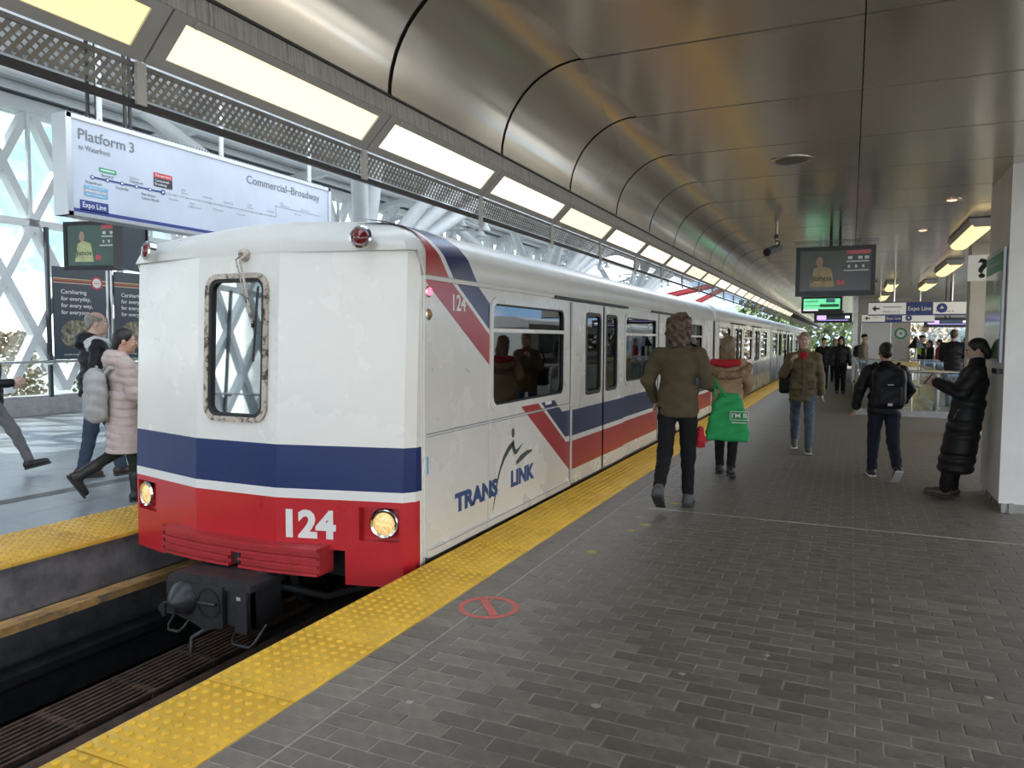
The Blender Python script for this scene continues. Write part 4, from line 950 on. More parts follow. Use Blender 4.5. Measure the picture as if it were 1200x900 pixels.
# ------------------------------------------------------------------ hanging direction signs
mat('backlit_board', (.72, .71, .66), .4, emit=.08)
def way_sign(x0, x1, y, z0, z1, lb, tab, left, right):
    t = thing('direction_sign', lb, 'sign', ((x0+x1)/2, y, z0)); MB().box(x0, x1, y, y+.10, z0, z1).build('board', 'backlit_board', t)
    MB().box(x0, x1, y-.004, y, z0, z0+.03).build('blue_band', 'navy', t); MB().box(x0-.01, x1+.01, y-.01, y+.11, z1, z1+.025).build('top_rail', 'ink_grey', t)
    h = z1-z0
    if tab: MB().box(tab[0], tab[1], y-.004, y, z0+.1*h, z1).build('line_tab', 'navy', t); text('Expo Line', 'sign_white', t, (tab[0]+.04, y-.005, z0+.38*h), (1, 0, 0), ZU, h*.33, tab[1]-tab[0]-.08, bold=.01); MB().lathe([(.11*h/.3, 0), (.11*h/.3, .005)], (tab[1]+.18, y, z0+.55*h), (0, -1, 0), 18).build('symbol', 'navy', t); MB().prism([(tab[1]+.14, z0+.5*h), (tab[1]+.22, z0+.5*h), (tab[1]+.18, z0+.75*h)], 'Y', y-.007, y-.005).build('symbol_mark', 'sign_white', t)
    MB().prism([(x0+.08, z0+.55*h), (x0+.16, z0+.8*h), (x0+.16, z0+.62*h), (x0+.24, z0+.62*h), (x0+.24, z0+.48*h), (x0+.16, z0+.48*h), (x0+.16, z0+.3*h)], 'Y', y-.004, y).build('arrow', 'ink', t)
    for k, s in enumerate(left): s and text(s, 'ink_grey', t, (x0+.32, y-.001, z0+(.58-.36*k)*h), (1, 0, 0), ZU, h*.2)
    for k, s in enumerate(right): s and text(s, 'ink_grey', t, (x1-.75, y-.001, z0+(.58-.36*k)*h), (1, 0, 0), ZU, h*.2)
    if len(left) > 1: MB().box(x0+.32, x0+1.0*(.7 if tab else 1), y-.003, y, z0+.62*h, z0+.72*h).build('text_line', 'ink_soft', t)
    for x in (x0+.25*(x1-x0), x0+.8*(x1-x0)): MB().tube([(x, y+.05, z1), (x, y+.05, CZ)], .02, 8).build('hanger', 'stainless', t)
    return t
way_sign(.364, 2.55, 20.0, 2.235, 2.54, 'nearer of the two white hanging signs with blue Expo Line tab', (1.17, 1.73), ('', 'Platform 3'), ('', 'Platform 4'))
way_sign(.29, 2.3, 26.0, 2.20, 2.45, 'farther of the two white hanging signs, half hidden below the nearer one', (.95, 1.42), ('Platform',), ())

# question mark sign on the pillar
mat('backlit', (.72, .70, .62), .4, emit=.10)
q = thing('help_sign', 'square cream sign with a bold black question mark beside the white pillar', 'sign', (1.28, 9.55, 2.3))
MB().box(1.15, 1.42, 9.55, 9.60, 2.285, 2.565).build('board', 'backlit', q); MB().box(1.40, 1.50, 9.56, 9.59, 2.40, 2.45).box(1.5, 1.52, 9.4, 9.6, 2.35, 2.5).build('bracket', 'stainless', q)
text('?', 'ink', q, (1.235, 9.549, 2.325), (1, 0, 0), ZU, .20, .10, bold=.03)
# map case on the pillar side
m = mat('map_print', (.5, .6, .5), .12, coat=.5)
N, L = m.node_tree.nodes, m.node_tree.links; nn = N.new('ShaderNodeTexNoise'); nn.inputs['Scale'].default_value = 2.2; rr = N.new('ShaderNodeValToRGB'); t = N.new('ShaderNodeTexCoord'); L.new(t.outputs['Object'], nn.inputs['Vector']); L.new(nn.outputs[0], rr.inputs[0]); L.new(rr.outputs[0], N['Principled BSDF'].inputs['Base Color'])
rr.color_ramp.elements[0].position = .42; rr.color_ramp.elements[0].color = (.16, .30, .14, 1); rr.color_ramp.elements[1].position = .6; rr.color_ramp.elements[1].color = (.55, .58, .56, 1)
mc = thing('map_case', 'framed local area map with green header on the white pillar', 'map', (1.31, 8.85, 1.2))
MB().box(1.292, 1.314, 8.36, 9.34, 1.42, 2.52).build('case', 'alu', mc); MB().box(1.288, 1.292, 8.40, 9.30, 1.46, 2.30).build('map_sheet', 'map_print', mc); MB().box(1.288, 1.292, 8.40, 9.30, 2.30, 2.48).build('header', 'sign_green', mc)
MB().box(1.287, 1.288, 8.52, 9.12, 2.375, 2.405).build('header_line', 'ink_soft', mc)
bb = MB().box(1.27, 1.318, 8.34, 8.62, 1.315, 1.36).build('lean_rail', 'black_plastic'); tag(bb, 'short black rail fixed to the white pillar under the map', 'rail')

# ------------------------------------------------------------------ ceiling fittings
for k, (x, y) in enumerate(((-.545, 7.31), (-.545, 15.0), (-.545, 22.4))):
    s_ = thing('ceiling_speaker', ('round perforated ceiling speaker nearest the camera', 'round ceiling speaker behind the large dark screen', 'farthest round ceiling speaker')[k], 'speaker', (x, y, CZ-.01), 'ceiling speakers')
    MB().lathe([(.19, .008), (.19, -.004), (.165, -.009), (.16, -.004)], (x, y, CZ-.007), n=28).build('rim', 'stainless', s_, smooth=40)
    MB().lathe([(.16, 0), (.12, -.006), (.0, -.009)], (x, y, CZ-.008), n=28).build('grille', 'perforated', s_, smooth=60)
def tube_light(x, y, lb, n=2):
    t = thing('tube_light', lb, 'lamp', (x, y, CZ-.1), 'tube lights along the right side of the ceiling')
    L_ = 1.22*n; MB().prism([(x-.16, CZ-.016), (x+.16, CZ-.016), (x+.16, CZ-.06), (x+.10, CZ-.13), (x-.10, CZ-.13), (x-.16, CZ-.06)], 'Y', y, y+L_).build('housing', 'housing_grey', t)
    for k in range(n):
        ya, yb = y+.03+1.22*k, y+1.19+1.22*k; P = [(x+.13*math.cos(a), CZ-.10-.075*math.sin(a)) for a in [math.pi*j/8 for j in range(9)]]
        MB().prism(P, 'Y', ya, yb).build('diffuser', 'tube_glow', t, smooth=50)
mat('tube_glow', (1.0, .74, .30), .4, emit=.5)
for k, (x, y) in enumerate(((1.55, 11.6), (1.85, 17.2), (1.0, 22.6), (1.9, 22.6), (1.0, 28.0), (2.6, 12.0), (3.4, 6.0), (3.4, 1.5), (3.4, 17))):  # the row right of the frame is unseen, added to brighten the platform
    tube_light(x, y, ('yellow twin tube light nearest above the question mark sign', 'second yellow tube light behind the question mark sign', 'small tube light above the nearer Expo Line sign', 'tube light right of the one above the Expo Line sign', 'farthest tube light before the service block', 'tube light hidden behind the white pillar', 'tube light right of the frame beside the pillar', 'tube light right of the camera', 'tube light far right behind the pillar')[k])
mat('downlight', (1.0, .55, .3), .4, emit=.8)
for k, (x, y) in enumerate(((1.02, 10.05), (.92, 12.6), (.1, 13.6))):
    d = thing('downlight', ('small orange downlight nearest in the metal ceiling', 'second small downlight farther down the ceiling', 'dim downlight above the large screen')[k], 'lamp', (x, y, CZ))
    MB().lathe([(.10, .005), (.10, -.006), (.075, -.01)], (x, y, CZ-.006), n=20).build('rim', 'stainless', d); MB().lathe([(.074, 0), (.04, -.012)], (x, y, CZ-.01), n=18).build('lens', 'downlight' if k < 2 else 'stainless', d)
cm = thing('security_camera', 'small dark security camera on a drop pole under the ceiling', 'camera', (-1.08, 11.4, 2.85))
MB().tube([(-1.03, 11.5, CZ), (-1.03, 11.5, 2.98)], .018, 8).build('drop_pole', 'stainless', cm); MB().tube([(-1.02, 11.48, CZ-.2), (-.98, 11.47, 3.05), (-1.0, 11.45, 2.98)], .012, 6).build('cable', 'black_plastic', cm)
MB().tube([(-1.0, 11.6, 2.98), (-1.12, 11.2, 2.88)], .06, 12).build('body', 'ink_grey', cm, smooth=40); MB().lathe([(.055, 0), (.055, .02), (.03, .025)], (-1.12, 11.2, 2.88), (-.3, -1, -.25), 14).build('lens', 'black_plastic', cm)
MB().box(-1.06, -1.0, 11.47, 11.53, 3.10, 3.16).build('junction_box', 'black_plastic', cm)

# ------------------------------------------------------------------ stairwell balustrade and escalator
bs = thing('glass_balustrade', 'glass balustrade with steel rails around the stairwell', 'balustrade', (1, 18, 0))
MB().box(.10, 3.3, 18.0, 18.16, 0, .13).box(.10, .26, 18.16, 29.5, 0, .13).build('kerb', 'curb_stone', bs)
def gl_run(a, b, n):
    a, b = Vector(a), Vector(b)
    for k in range(n):
        p, q_ = a+(b-a)*(k/n), a+(b-a)*((k+1)/n); d = (q_-p).normalized(); pp, qq = p+d*.02, q_-d*.02; nrm = Vector((-d.y, d.x, 0))*.008
        vs = []
        for zz in (.13, .93): vs += [(pp+nrm)+Vector((0, 0, zz)), (qq+nrm)+Vector((0, 0, zz)), (qq-nrm)+Vector((0, 0, zz)), (pp-nrm)+Vector((0, 0, zz))]
        MB().add(vs, [(0, 1, 2, 3), (7, 6, 5, 4), (0, 4, 5, 1), (1, 5, 6, 2), (2, 6, 7, 3), (3, 7, 4, 0)]).build('glass_panel', 'pane_green', bs)
        MB().tube([p+Vector((0, 0, .1)), p+Vector((0, 0, .95))], .022, 8).build('post', 'stainless', bs)
    MB().tube([a+Vector((0, 0, .97)), b+Vector((0, 0, .97))], .032, 10).build('rail', 'stainless', bs, smooth=50)
gl_run((.18, 18.08, 0), (3.3, 18.08, 0), 3); gl_run((.18, 18.08, 0), (.18, 29.5, 0), 8); gl_run((.18, 29.5, 0), (3.2, 29.5, 0), 3)
MB().box(1.15, 1.35, 18.05, 18.06, .62, .68).build('notice', 'ink_grey', bs)
def escal(x, lb):
    t = thing('escalator_balustrade', lb, 'escalator', (x, 21, 0), 'escalator sides in the stairwell')
    P = [(19.0, .0), (18.75, .25), (18.68, .5), (18.78, .78), (19.0, .92), (19.3, .95), (23, .95), (23, .0)]
    MB().prism(P, 'X', x-.012, x+.012).build('glass_side', 'pane_green', t); MB().tube([(x, a, b) for a, b in P[:-1]], .05, 8).build('handrail', 'housing_grey', t, smooth=50)
    MB().box(x-.10, x+.10, 18.9, 23, 0, .16).build('skirt', 'stainless', t)
escal(1.0, 'left escalator side with rounded newel behind the glass'); escal(1.75, 'right escalator side with rounded newel behind the glass')
MB().box(1.05, 1.70, 18.95, 23, .005, .03).build('comb_plate', 'stainless', floor)
bx = thing('barrier', 'pale yellow barrier box standing inside the stairwell glass', 'barrier', (1.0, 23.5, 0)); MB().bbox(.95, 1.75, 23.6, 23.9, .0, 1.05, .02).build('body', 'worn_yellow' if 'worn_yellow' in MATS else mat('worn_yellow', (.55, .42, .16), .5, var=.1), bx); MB().box(1.0, 1.7, 23.58, 23.6, .55, .9).build('panel', 'sign_white', bx)
rs = thing('round_sign', 'small round green sign on the beige service block', 'sign', (1.72, 31.95, 1.9)); MB().lathe([(.22, 0), (.22, .012)], (1.72, 32, 1.92), (0, -1, 0), 24).build('disc', 'sign_green', rs); MB().lathe([(.15, .01), (.15, .016)], (1.72, 32, 1.92), (0, -1, 0), 24).build('centre', 'sign_white', rs)
MB().prism([(1.66, 1.88), (1.78, 1.88), (1.72, 1.99)], 'Y', 31.975, 31.98).build('mark', 'sign_green', rs)
cn = thing('cone_shade', 'black triangular shade on a pale stand behind the balustrade', 'stand', (2.15, 30.6, 0)); MB().lathe([(.28, 0), (.02, .42)], (2.15, 30.6, 1.38), n=4).build('shade', 'black_plastic', cn); MB().tube([(2.15, 30.6, 0), (2.15, 30.6, 1.4)], .05).lathe([(.25, 0), (.25, .04)], (2.15, 30.6, 0), n=16).build('stand', 'sign_white', cn)

# ------------------------------------------------------------------ right track, with ground and wall added across it
rt = MB().box(5.6, 9.2, -20, 62, -1.5, -1.25).build('floor_right_track', 'concrete'); tag(rt, 'dark track bed on the far side of the near platform', kind='structure')  # concrete kept pale to throw light up to the ceiling
rp_ = MB().box(9.2, 34, -30, 70, -.6, 0).build('floor_right_bounce', 'concrete'); tag(rp_, 'sunlit concrete apron beyond the right hand track', kind='structure')  # unseen apron added to bounce sunlight onto the metal ceiling
wr = MB().box(33.6, 34, -30, 70, 0, 2.2).build('wall_right_reflected', 'dark_concrete'); tag(wr, 'low dark wall beyond the concrete apron', kind='structure')  # unseen wall added as a dark band for the train windows to reflect
# a second train standing on the right track
def right_train(y0, lb):
    car = thing('train_car', lb, 'train car', (7.2, y0, -1.1), 'cars of the train on the right track'); y1 = y0+12.7; x = 5.95
    hs = [(y0+1+2.9*k, y0+2.7+2.9*k, 1.05, 1.93) for k in range(4)]
    mb = MB(); side_cells(mb, x, x+.05, y0, y1, .03, 2.07, hs); mb.build('side_wall', 'train_white', car); MB().box(8.45, 8.5, y0, y1, .03, 2.07).build('side_wall', 'train_white', car)
    for a, b, c, d in hs: MB().box(x+.01, x+.02, a, b, c, d).build('pane', 'train_glass', car)
    P = [(5.95, 2.05), (5.94, 2.25), (6.05, 2.4), (6.5, 2.52), (7.2, 2.56), (7.9, 2.52), (8.4, 2.4), (8.5, 2.25), (8.5, 2.05)]
    MB().prism(P, 'Y', y0, y1).build('roof', 'train_roof', car); MB().box(6.0, 8.45, y0, y0+.05, .0, 2.1).build('end_wall', 'train_white', car); MB().box(6, 8.45, y0, y1, -.4, .05).build('underframe', 'under_black', car)
    for k in range(2):
        MB().box(x-.02, x, y0+2.75+5.8*k, y0+4.0+5.8*k, .05, 2.02).build('door', 'ink_grey', car)
    for (z0, z1, m) in BANDS: MB().box(x-.003, x, y0+.02, y1-.02, z0, z1).build('stripe', m, car)
right_train(27.0, 'nearer car of the train waiting on the right track'); right_train(40.1, 'farther car of the train on the right track')
# ------------------------------------------------------------------ people: implicit surfaces meshed with surface nets
def net(D, org, h):
    S = D < 0; nx, ny, nz_ = D.shape
    c = np.zeros((nx-1, ny-1, nz_-1), np.int8)
    for i in (0, 1):
        for j in (0, 1):
            for k in (0, 1): c += S[i:nx-1+i, j:ny-1+j, k:nz_-1+k]
    act = (c > 0) & (c < 8); I = np.argwhere(act); n = len(I)
    if n == 0: return None
    idx = -np.ones(act.shape, np.int64); idx[tuple(I.T)] = np.arange(n)
    acc = np.zeros((n, 3)); cnt = np.zeros(n)
    off = [(i, j, k) for i in (0, 1) for j in (0, 1) for k in (0, 1)]
    for a in range(8):
        for b in range(a+1, 8):
            A, B = off[a], off[b]
            if sum(abs(x-y) for x, y in zip(A, B)) != 1: continue
            da = D[I[:, 0]+A[0], I[:, 1]+A[1], I[:, 2]+A[2]]; db = D[I[:, 0]+B[0], I[:, 1]+B[1], I[:, 2]+B[2]]
            m = (da < 0) != (db < 0); t = np.where(m, da/np.where(m, da-db, 1), 0)
            p = np.array(A)+t[:, None]*(np.array(B)-np.array(A)); acc += p*m[:, None]; cnt += m
    V = (I+acc/cnt[:, None])*h+org; Fq = []
    for ax in range(3):
        sl0 = [slice(None)]*3; sl1 = [slice(None)]*3; sl0[ax] = slice(0, -1); sl1[ax] = slice(1, None)
        E = np.argwhere(S[tuple(sl0)] != S[tuple(sl1)]); u, v = (ax+1) % 3, (ax+2) % 3
        ok = (E[:, u] > 0) & (E[:, v] > 0) & (E[:, u] < D.shape[u]-1) & (E[:, v] < D.shape[v]-1); E = E[ok]
        def g(du, dv): q = E.copy(); q[:, u] -= du; q[:, v] -= dv; return idx[tuple(q.T)]
        Q = np.stack([g(0, 0), g(1, 0), g(1, 1), g(0, 1)], 1); fl_ = S[tuple(E.T)]; Q[~fl_] = Q[~fl_][:, ::-1]; Fq.append(Q[(Q >= 0).all(1)])
    return V, np.concatenate(Fq)
class Sdf:
    def __init__(s, k=.02): s.p = []; s.k = k; s.cuts = []; s.disp = None
    def rc(s, a, b, ra, rb=None, k=None, op='+'):
        rb = ra if rb is None else rb; a, b = np.array(a, float), np.array(b, float); m = max(ra, rb)
        s.p.append((op, np.minimum(a, b)-m, np.maximum(a, b)+m, k, ('rc', a, b, ra, rb))); return s
    def chain(s, pts, rs, k=None):
        for i in range(len(pts)-1): s.rc(pts[i], pts[i+1], rs[i], rs[i+1], k)
        return s
    def el(s, c, r, M=None, k=None, op='+'):
        c, r = np.array(c, float), np.array(r, float); m = r if M is None else np.array([r.max()]*3)
        s.p.append((op, c-m, c+m, k, ('el', c, r, M))); return s
    def bx(s, c, hf, rd, M=None, k=None, op='+'):
        c, hf = np.array(c, float), np.array(hf, float); m = hf if M is None else np.array([np.linalg.norm(hf)]*3)
        s.p.append((op, c-m, c+m, k, ('bx', c, hf, rd, M))); return s
    def cut(s, n, d): s.cuts.append((np.array(n, float)/np.linalg.norm(n), d)); return s     # keeps n.p<=d
    def mesh(s, name, h=.012):
        lo = np.min([p[1] for p in s.p if p[0] == '+'], 0)-3*h-.02; hi = np.max([p[2] for p in s.p if p[0] == '+'], 0)+3*h+.02
        N = np.ceil((hi-lo)/h).astype(int)+1; D = np.full(N, .15, np.float32)
        ax = [lo[i]+h*np.arange(N[i]) for i in range(3)]
        for (op, a, b, k, g) in s.p:
            k = s.k if k is None else k; pad = k+2.5*h
            i0 = np.maximum(((a-pad-lo)/h).astype(int), 0); i1 = np.minimum(((b+pad-lo)/h).astype(int)+2, N)
            sl = tuple(slice(i0[q], i1[q]) for q in range(3))
            X, Y, Z = np.meshgrid(ax[0][sl[0]], ax[1][sl[1]], ax[2][sl[2]], indexing='ij')
            if g[0] == 'rc':
                A, B, ra, rb = g[1:]; d = B-A; L2 = max(d@d, 1e-9)
                t = np.clip(((X-A[0])*d[0]+(Y-A[1])*d[1]+(Z-A[2])*d[2])/L2, 0, 1)
                v = np.sqrt((X-A[0]-d[0]*t)**2+(Y-A[1]-d[1]*t)**2+(Z-A[2]-d[2]*t)**2)-(ra+(rb-ra)*t)
            else:
                c, r = g[1], g[2]; M = g[-1]; x, y, z = X-c[0], Y-c[1], Z-c[2]
                if M is not None: x, y, z = [M[0][q]*x+M[1][q]*y+M[2][q]*z for q in range(3)]
                if g[0] == 'el':
                    k0 = np.sqrt((x/r[0])**2+(y/r[1])**2+(z/r[2])**2); k1 = np.sqrt((x/r[0]**2)**2+(y/r[1]**2)**2+(z/r[2]**2)**2)+1e-9; v = k0*(k0-1)/k1
                else:
                    rd = g[3]; qx, qy, qz = abs(x)-r[0]+rd, abs(y)-r[1]+rd, abs(z)-r[2]+rd
                    v = np.sqrt(np.maximum(qx, 0)**2+np.maximum(qy, 0)**2+np.maximum(qz, 0)**2)+np.minimum(np.maximum(qx, np.maximum(qy, qz)), 0)-rd
            D0 = D[sl]
            if op == '+': hh = np.maximum(k-abs(D0-v), 0)/k; D[sl] = np.minimum(D0, v)-hh*hh*k*.25
            else: hh = np.maximum(k-abs(D0+v), 0)/k; D[sl] = np.maximum(D0, -v)+hh*hh*k*.25
        X, Y, Z = np.meshgrid(*ax, indexing='ij', sparse=True)
        if s.disp is not None: D = D+s.disp(X, Y, Z).astype(np.float32)
        for n, d in s.cuts: D = np.maximum(D, n[0]*X+n[1]*Y+n[2]*Z-d)
        r = net(D, lo, h)
        V, Fq = r; me = bpy.data.meshes.new(name)
        me.vertices.add(len(V)); me.vertices.foreach_set('co', V.astype(np.float32).ravel())
        me.loops.add(Fq.size); me.loops.foreach_set('vertex_index', Fq.ravel().astype(np.int32))
        me.polygons.add(len(Fq)); me.polygons.foreach_set('loop_start', np.arange(0, Fq.size, 4, dtype=np.int32))
        me.update(calc_edges=True); me.shade_smooth(); return me
    def build(s, name, m, parent, h=.012): return link(name, s.mesh(name, h), m, parent)
def rot(yaw=0, pitch=0, roll=0): return np.array(Matrix.Rotation(R(yaw), 3, 'Z') @ Matrix.Rotation(R(pitch), 3, 'X') @ Matrix.Rotation(R(roll), 3, 'Y'))
def folds(amp, fz=38., fx=21.):
    return lambda X, Y, Z: amp*(np.sin(fz*Z+9*X+1.3*np.sin(17*Y))*np.sin(fx*X+13*Y+7*Z)+.6*np.sin(57*Z-31*X+23*Y))
def quilt(sp, amp, chev=0.):
    return lambda X, Y, Z: amp*(1-2*abs(np.sin(np.pi*(Z+chev*abs(X))/sp))**.6)
for n_, c_ in (('skin_a', (.52, .31, .23)), ('skin_b', (.46, .26, .18)), ('skin_c', (.56, .36, .28))): mat(n_, c_, .5, var=.06, vs=20)
for n_, c_ in (('hair_brown', (.075, .042, .022)), ('hair_black', (.012, .010, .010)), ('hair_grey', (.26, .23, .20)), ('hair_light', (.17, .11, .06)), ('hair_blond', (.28, .21, .13))): mat(n_, c_, .45, var=.4, vs=40, bump=.6, bs=160, stretch=(1, 1, .15))
def cloth(n_, c_, rough=.85, var=.12, bump=.25, bs=220, **kw): mat(n_, c_, rough, var=var, vs=12, bump=bump, bs=bs, spec=kw.pop('spec', .25), **kw)
cloth('olive_knit', (.085, .066, .038)); cloth('black_cotton', (.008, .008, .010)); cloth('olive_jacket', (.135, .105, .06), .7); cloth('red_knit', (.42, .025, .035)); cloth('denim', (.045, .062, .095)); cloth('denim_worn', (.085, .11, .15), c2=(.15, .18, .22), c2amt=(.5, .7))
cloth('black_shell', (.010, .010, .012), .5); cloth('navy_cloth', (.016, .019, .032)); cloth('puffer_black', (.010, .010, .011), .42); cloth('puffer_pink', (.48, .38, .355), .6); cloth('grey_canvas', (.36, .355, .35)); cloth('tan_wool', (.36, .25, .15)); cloth('fur_tan', (.27, .19, .12), .9, var=.5, bump=1., bs=90); cloth('leggings', (.022, .028, .022)); cloth('grey_wool', (.14, .14, .14)); cloth('maroon', (.10, .012, .022)); cloth('tan_jacket', (.33, .28, .21)); cloth('hi_vis', (.55, .75, .05)); cloth('green_tote', (.015, .26, .075), .55, var=.08, bump=.3, bs=14); cloth('beanie_black', (.014, .014, .015)); cloth('silver_sheen', (.55, .56, .57), .3)
mat('boot_black', (.014, .013, .013), .5, bump=.2); mat('boot_grey', (.07, .07, .075), .6); mat('shoe_brown', (.05, .035, .025), .6); mat('sole_white', (.62, .61, .59), .6); mat('sole_dark', (.03, .03, .03), .7); mat('eye_white', (.7, .68, .66), .3); mat('iris', (.03, .02, .015), .2); mat('lip', (.40, .16, .14), .5); mat('brow', (.08, .05, .035), .7)

def person(label, loc, rz, h=1.75, skin='skin_a', fem=False, lean=0., legs=((10, 5, 0), (-10, 15, -10)), arms=((5, 8, 15), (-5, 8, 15)), head=(0, 0), top=None, bottom=None, shoes=None, hair=None, res=.0115, wide=1., hands=True, eyes=True, group=None, hipabd=.0, sway=0.):
    s = h/1.75; T = thing('person', label, 'person', loc, group, rz); V3 = lambda x, y, z: np.array([x, y, z])*s
    J = {}
    sl, cl = math.sin(R(lean)), math.cos(R(lean)); hz = .92
    def torso(x, y, z): dz = z-hz; return V3(x, y*cl+dz*sl, hz+dz*cl-y*sl)
    hipw = .095 if fem else .09; shw = (.175 if fem else .195)*wide
    low = 9
    for side, (hp, kn, ft) in zip((-1, 1), legs):
        H = V3(side*hipw, 0, .92); a = R(hp); K = H+V3(side*hipabd, .43*math.sin(a), -.43*math.cos(a)); a2 = R(hp-kn); A = K+V3(0, .425*math.sin(a2), -.425*math.cos(a2)); f = R(ft)
        heel = A+V3(0, -.045*math.cos(f)+.05*math.sin(f), -.045*math.sin(f)-.05*math.cos(f)); toe = heel+V3(0, .215*math.cos(f), .215*math.sin(f))
        J[side] = dict(H=H, K=K, A=A, heel=heel, toe=toe, f=f); low = min(low, heel[2]-.03*s, toe[2]-.03*s)
    dz = np.array([0, 0, -low])
    for side in (-1, 1):
        for q in ('H', 'K', 'A', 'heel', 'toe'): J[side][q] = J[side][q]+dz
    def TT(x, y, z): return torso(x, y, z)+dz
    for side, ar in zip((-1, 1), arms):
        Sh = TT(side*shw, 0, 1.395)
        if isinstance(ar[0], (tuple, list)): E, Wp = TT(*ar[0]), TT(*ar[1])
        else:
            p, ab, eb = R(ar[0]), R(ar[1]), R(ar[2]); d = np.array([side*math.sin(ab), math.sin(p)*math.cos(ab), -math.cos(p)*math.cos(ab)]); E = Sh+d*.29*s
            p2 = p+eb; d2 = np.array([side*math.sin(ab)*.4, math.sin(p2)*math.cos(ab), -math.cos(p2)*math.cos(ab)]); Wp = E+d2*.25*s
        J[side].update(Sh=Sh, E=E, W=Wp)
    hc = TT(0, .025, 1.63); Mh = rot(head[0], head[1])
    def HP(x, y, z): return hc+Mh @ (np.array([x, y, z])*s)
    # ---- body
    b = Sdf(.025*s)
    b.el(TT(0, 0, .95), V3(.155, .11, .12)).el(TT(0, .0, 1.10), V3(.135, .095, .14)).el(TT(0, .005, 1.29), V3(.16*wide, .105, .17))
    b.rc(TT(-shw*.8, 0, 1.385), TT(shw*.8, 0, 1.385), .05*s)
    for sd in (-1, 1):
        j = J[sd]; b.rc(j['H'], j['K'], .085*s, .058*s).rc(j['K'], j['A'], .056*s, .036*s).rc(j['heel']+V3(0, .02, .02), j['toe'], .034*s, .026*s)
        b.rc(j['Sh'], j['E'], .050*s, .040*s).rc(j['E'], j['W'], .039*s, .026*s)
        if hands:
            d = j['W']-j['E']; d = d/np.linalg.norm(d); side_v = np.array([1., 0, 0]); fw = np.cross(side_v*sd, d); fw = fw/np.linalg.norm(fw); pn = np.cross(d, fw)
            P0 = j['W']+d*.012*s; Kn = P0+d*.085*s
            b.rc(P0, P0+d*.06*s+fw*.018*s, .020*s, .017*s, k=.012).rc(P0, P0+d*.06*s-fw*.018*s, .020*s, .016*s, k=.012)
            cv_ = -pn*sd if abs(pn[0]) > .3 else -pn
            for q, (o, Lf) in enumerate(((.032, .066), (.011, .076), (-.010, .070), (-.030, .054))):
                f0 = P0+d*.078*s+fw*o*s; f1 = f0+(d*.8+cv_*.45)*Lf*.5*s; f2 = f1+(d*.45+cv_*.85)*Lf*.5*s
                b.chain([f0, f1, f2], [.0098*s, .0090*s, .0078*s], k=.006)
            b.chain([P0+d*.02*s+fw*.022*s, P0+d*.05*s+fw*.052*s+cv_*.01*s, P0+d*.082*s+fw*.058*s+cv_*.022*s], [.013*s, .0115*s, .009*s], k=.01)
            J[sd]['palm'] = P0+d*.05*s
    b.rc(TT(0, -.005, 1.42), HP(0, -.015, -.05), .060*s, .052*s)
    b.el(HP(0, -.012, .03), V3(.074, .095, .090), Mh).el(HP(0, .028, -.03), V3(.061, .068, .084), Mh).el(HP(0, .04, -.078), V3(.044, .046, .034), Mh).el(HP(0, .078, -.098), V3(.020, .016, .015), Mh, k=.02)
    b.el(HP(0, .082, .026), V3(.046, .014, .010), Mh, k=.015); b.rc(HP(0, .092, .010), HP(0, .116, -.026), .0085*s, .013*s, k=.012)
    for sd in (-1, 1):
        b.el(HP(sd*.032, .104, .004), V3(.015, .014, .011), Mh, k=.012, op='-'); b.el(HP(sd*.079, -.008, -.012), V3(.010, .022, .032), Mh, k=.008); b.el(HP(sd*.036, .072, -.035), V3(.022, .018, .02), Mh, k=.02)
    b.el(HP(0, .090, -.064), V3(.021, .009, .008), Mh, k=.008)
    b.build('body', skin, T, res*.8)
    if eyes:
        for sd in (-1, 1):
            e = MB(); n_ = Vector(Mh @ np.array([sd*.1, 1, 0])); c = Vector(HP(sd*.032, .080, .005)); e.lathe([(.004*s, -.012*s), (.0125*s, -.004*s), (.0125*s, .003*s), (.008*s, .0095*s), (.001, .012*s)], c, n_, 10); eo = e.build('eye', 'eye_white', T, local=True, smooth=60)
            MB().lathe([(.006*s, .0085*s), (.0055*s, .0118*s), (.001, .0128*s)], c, n_, 8).build('iris', 'iris', eo, local=True)
            MB().tube([HP(sd*.016, .098, .026), HP(sd*.034, .098, .030), HP(sd*.052, .084, .026)], .0042*s, 5).build('eyebrow', 'brow', T, local=True)
        l_ = Sdf(.004); l_.el(HP(0, .0965, -.0605), V3(.019, .006, .0045), Mh).el(HP(0, .096, -.069), V3(.016, .006, .005), Mh); l_.build('lips', 'lip', T, res*.4)
    # ---- trousers
    if bottom:
        m, wt, hemf = bottom; t = Sdf(.03*s); t.el(TT(0, -.005, .96), V3(.172, .128, .12))
        for sd in (-1, 1):
            j = J[sd]; t.rc(j['H'], j['K'], .092*s*wt, .068*s*wt).rc(j['K'], j['K']+(j['A']-j['K'])*hemf, .067*s*wt, .054*s*wt)
        t.disp = folds(.0035*s, 30); t.build('trousers', m, T, res)
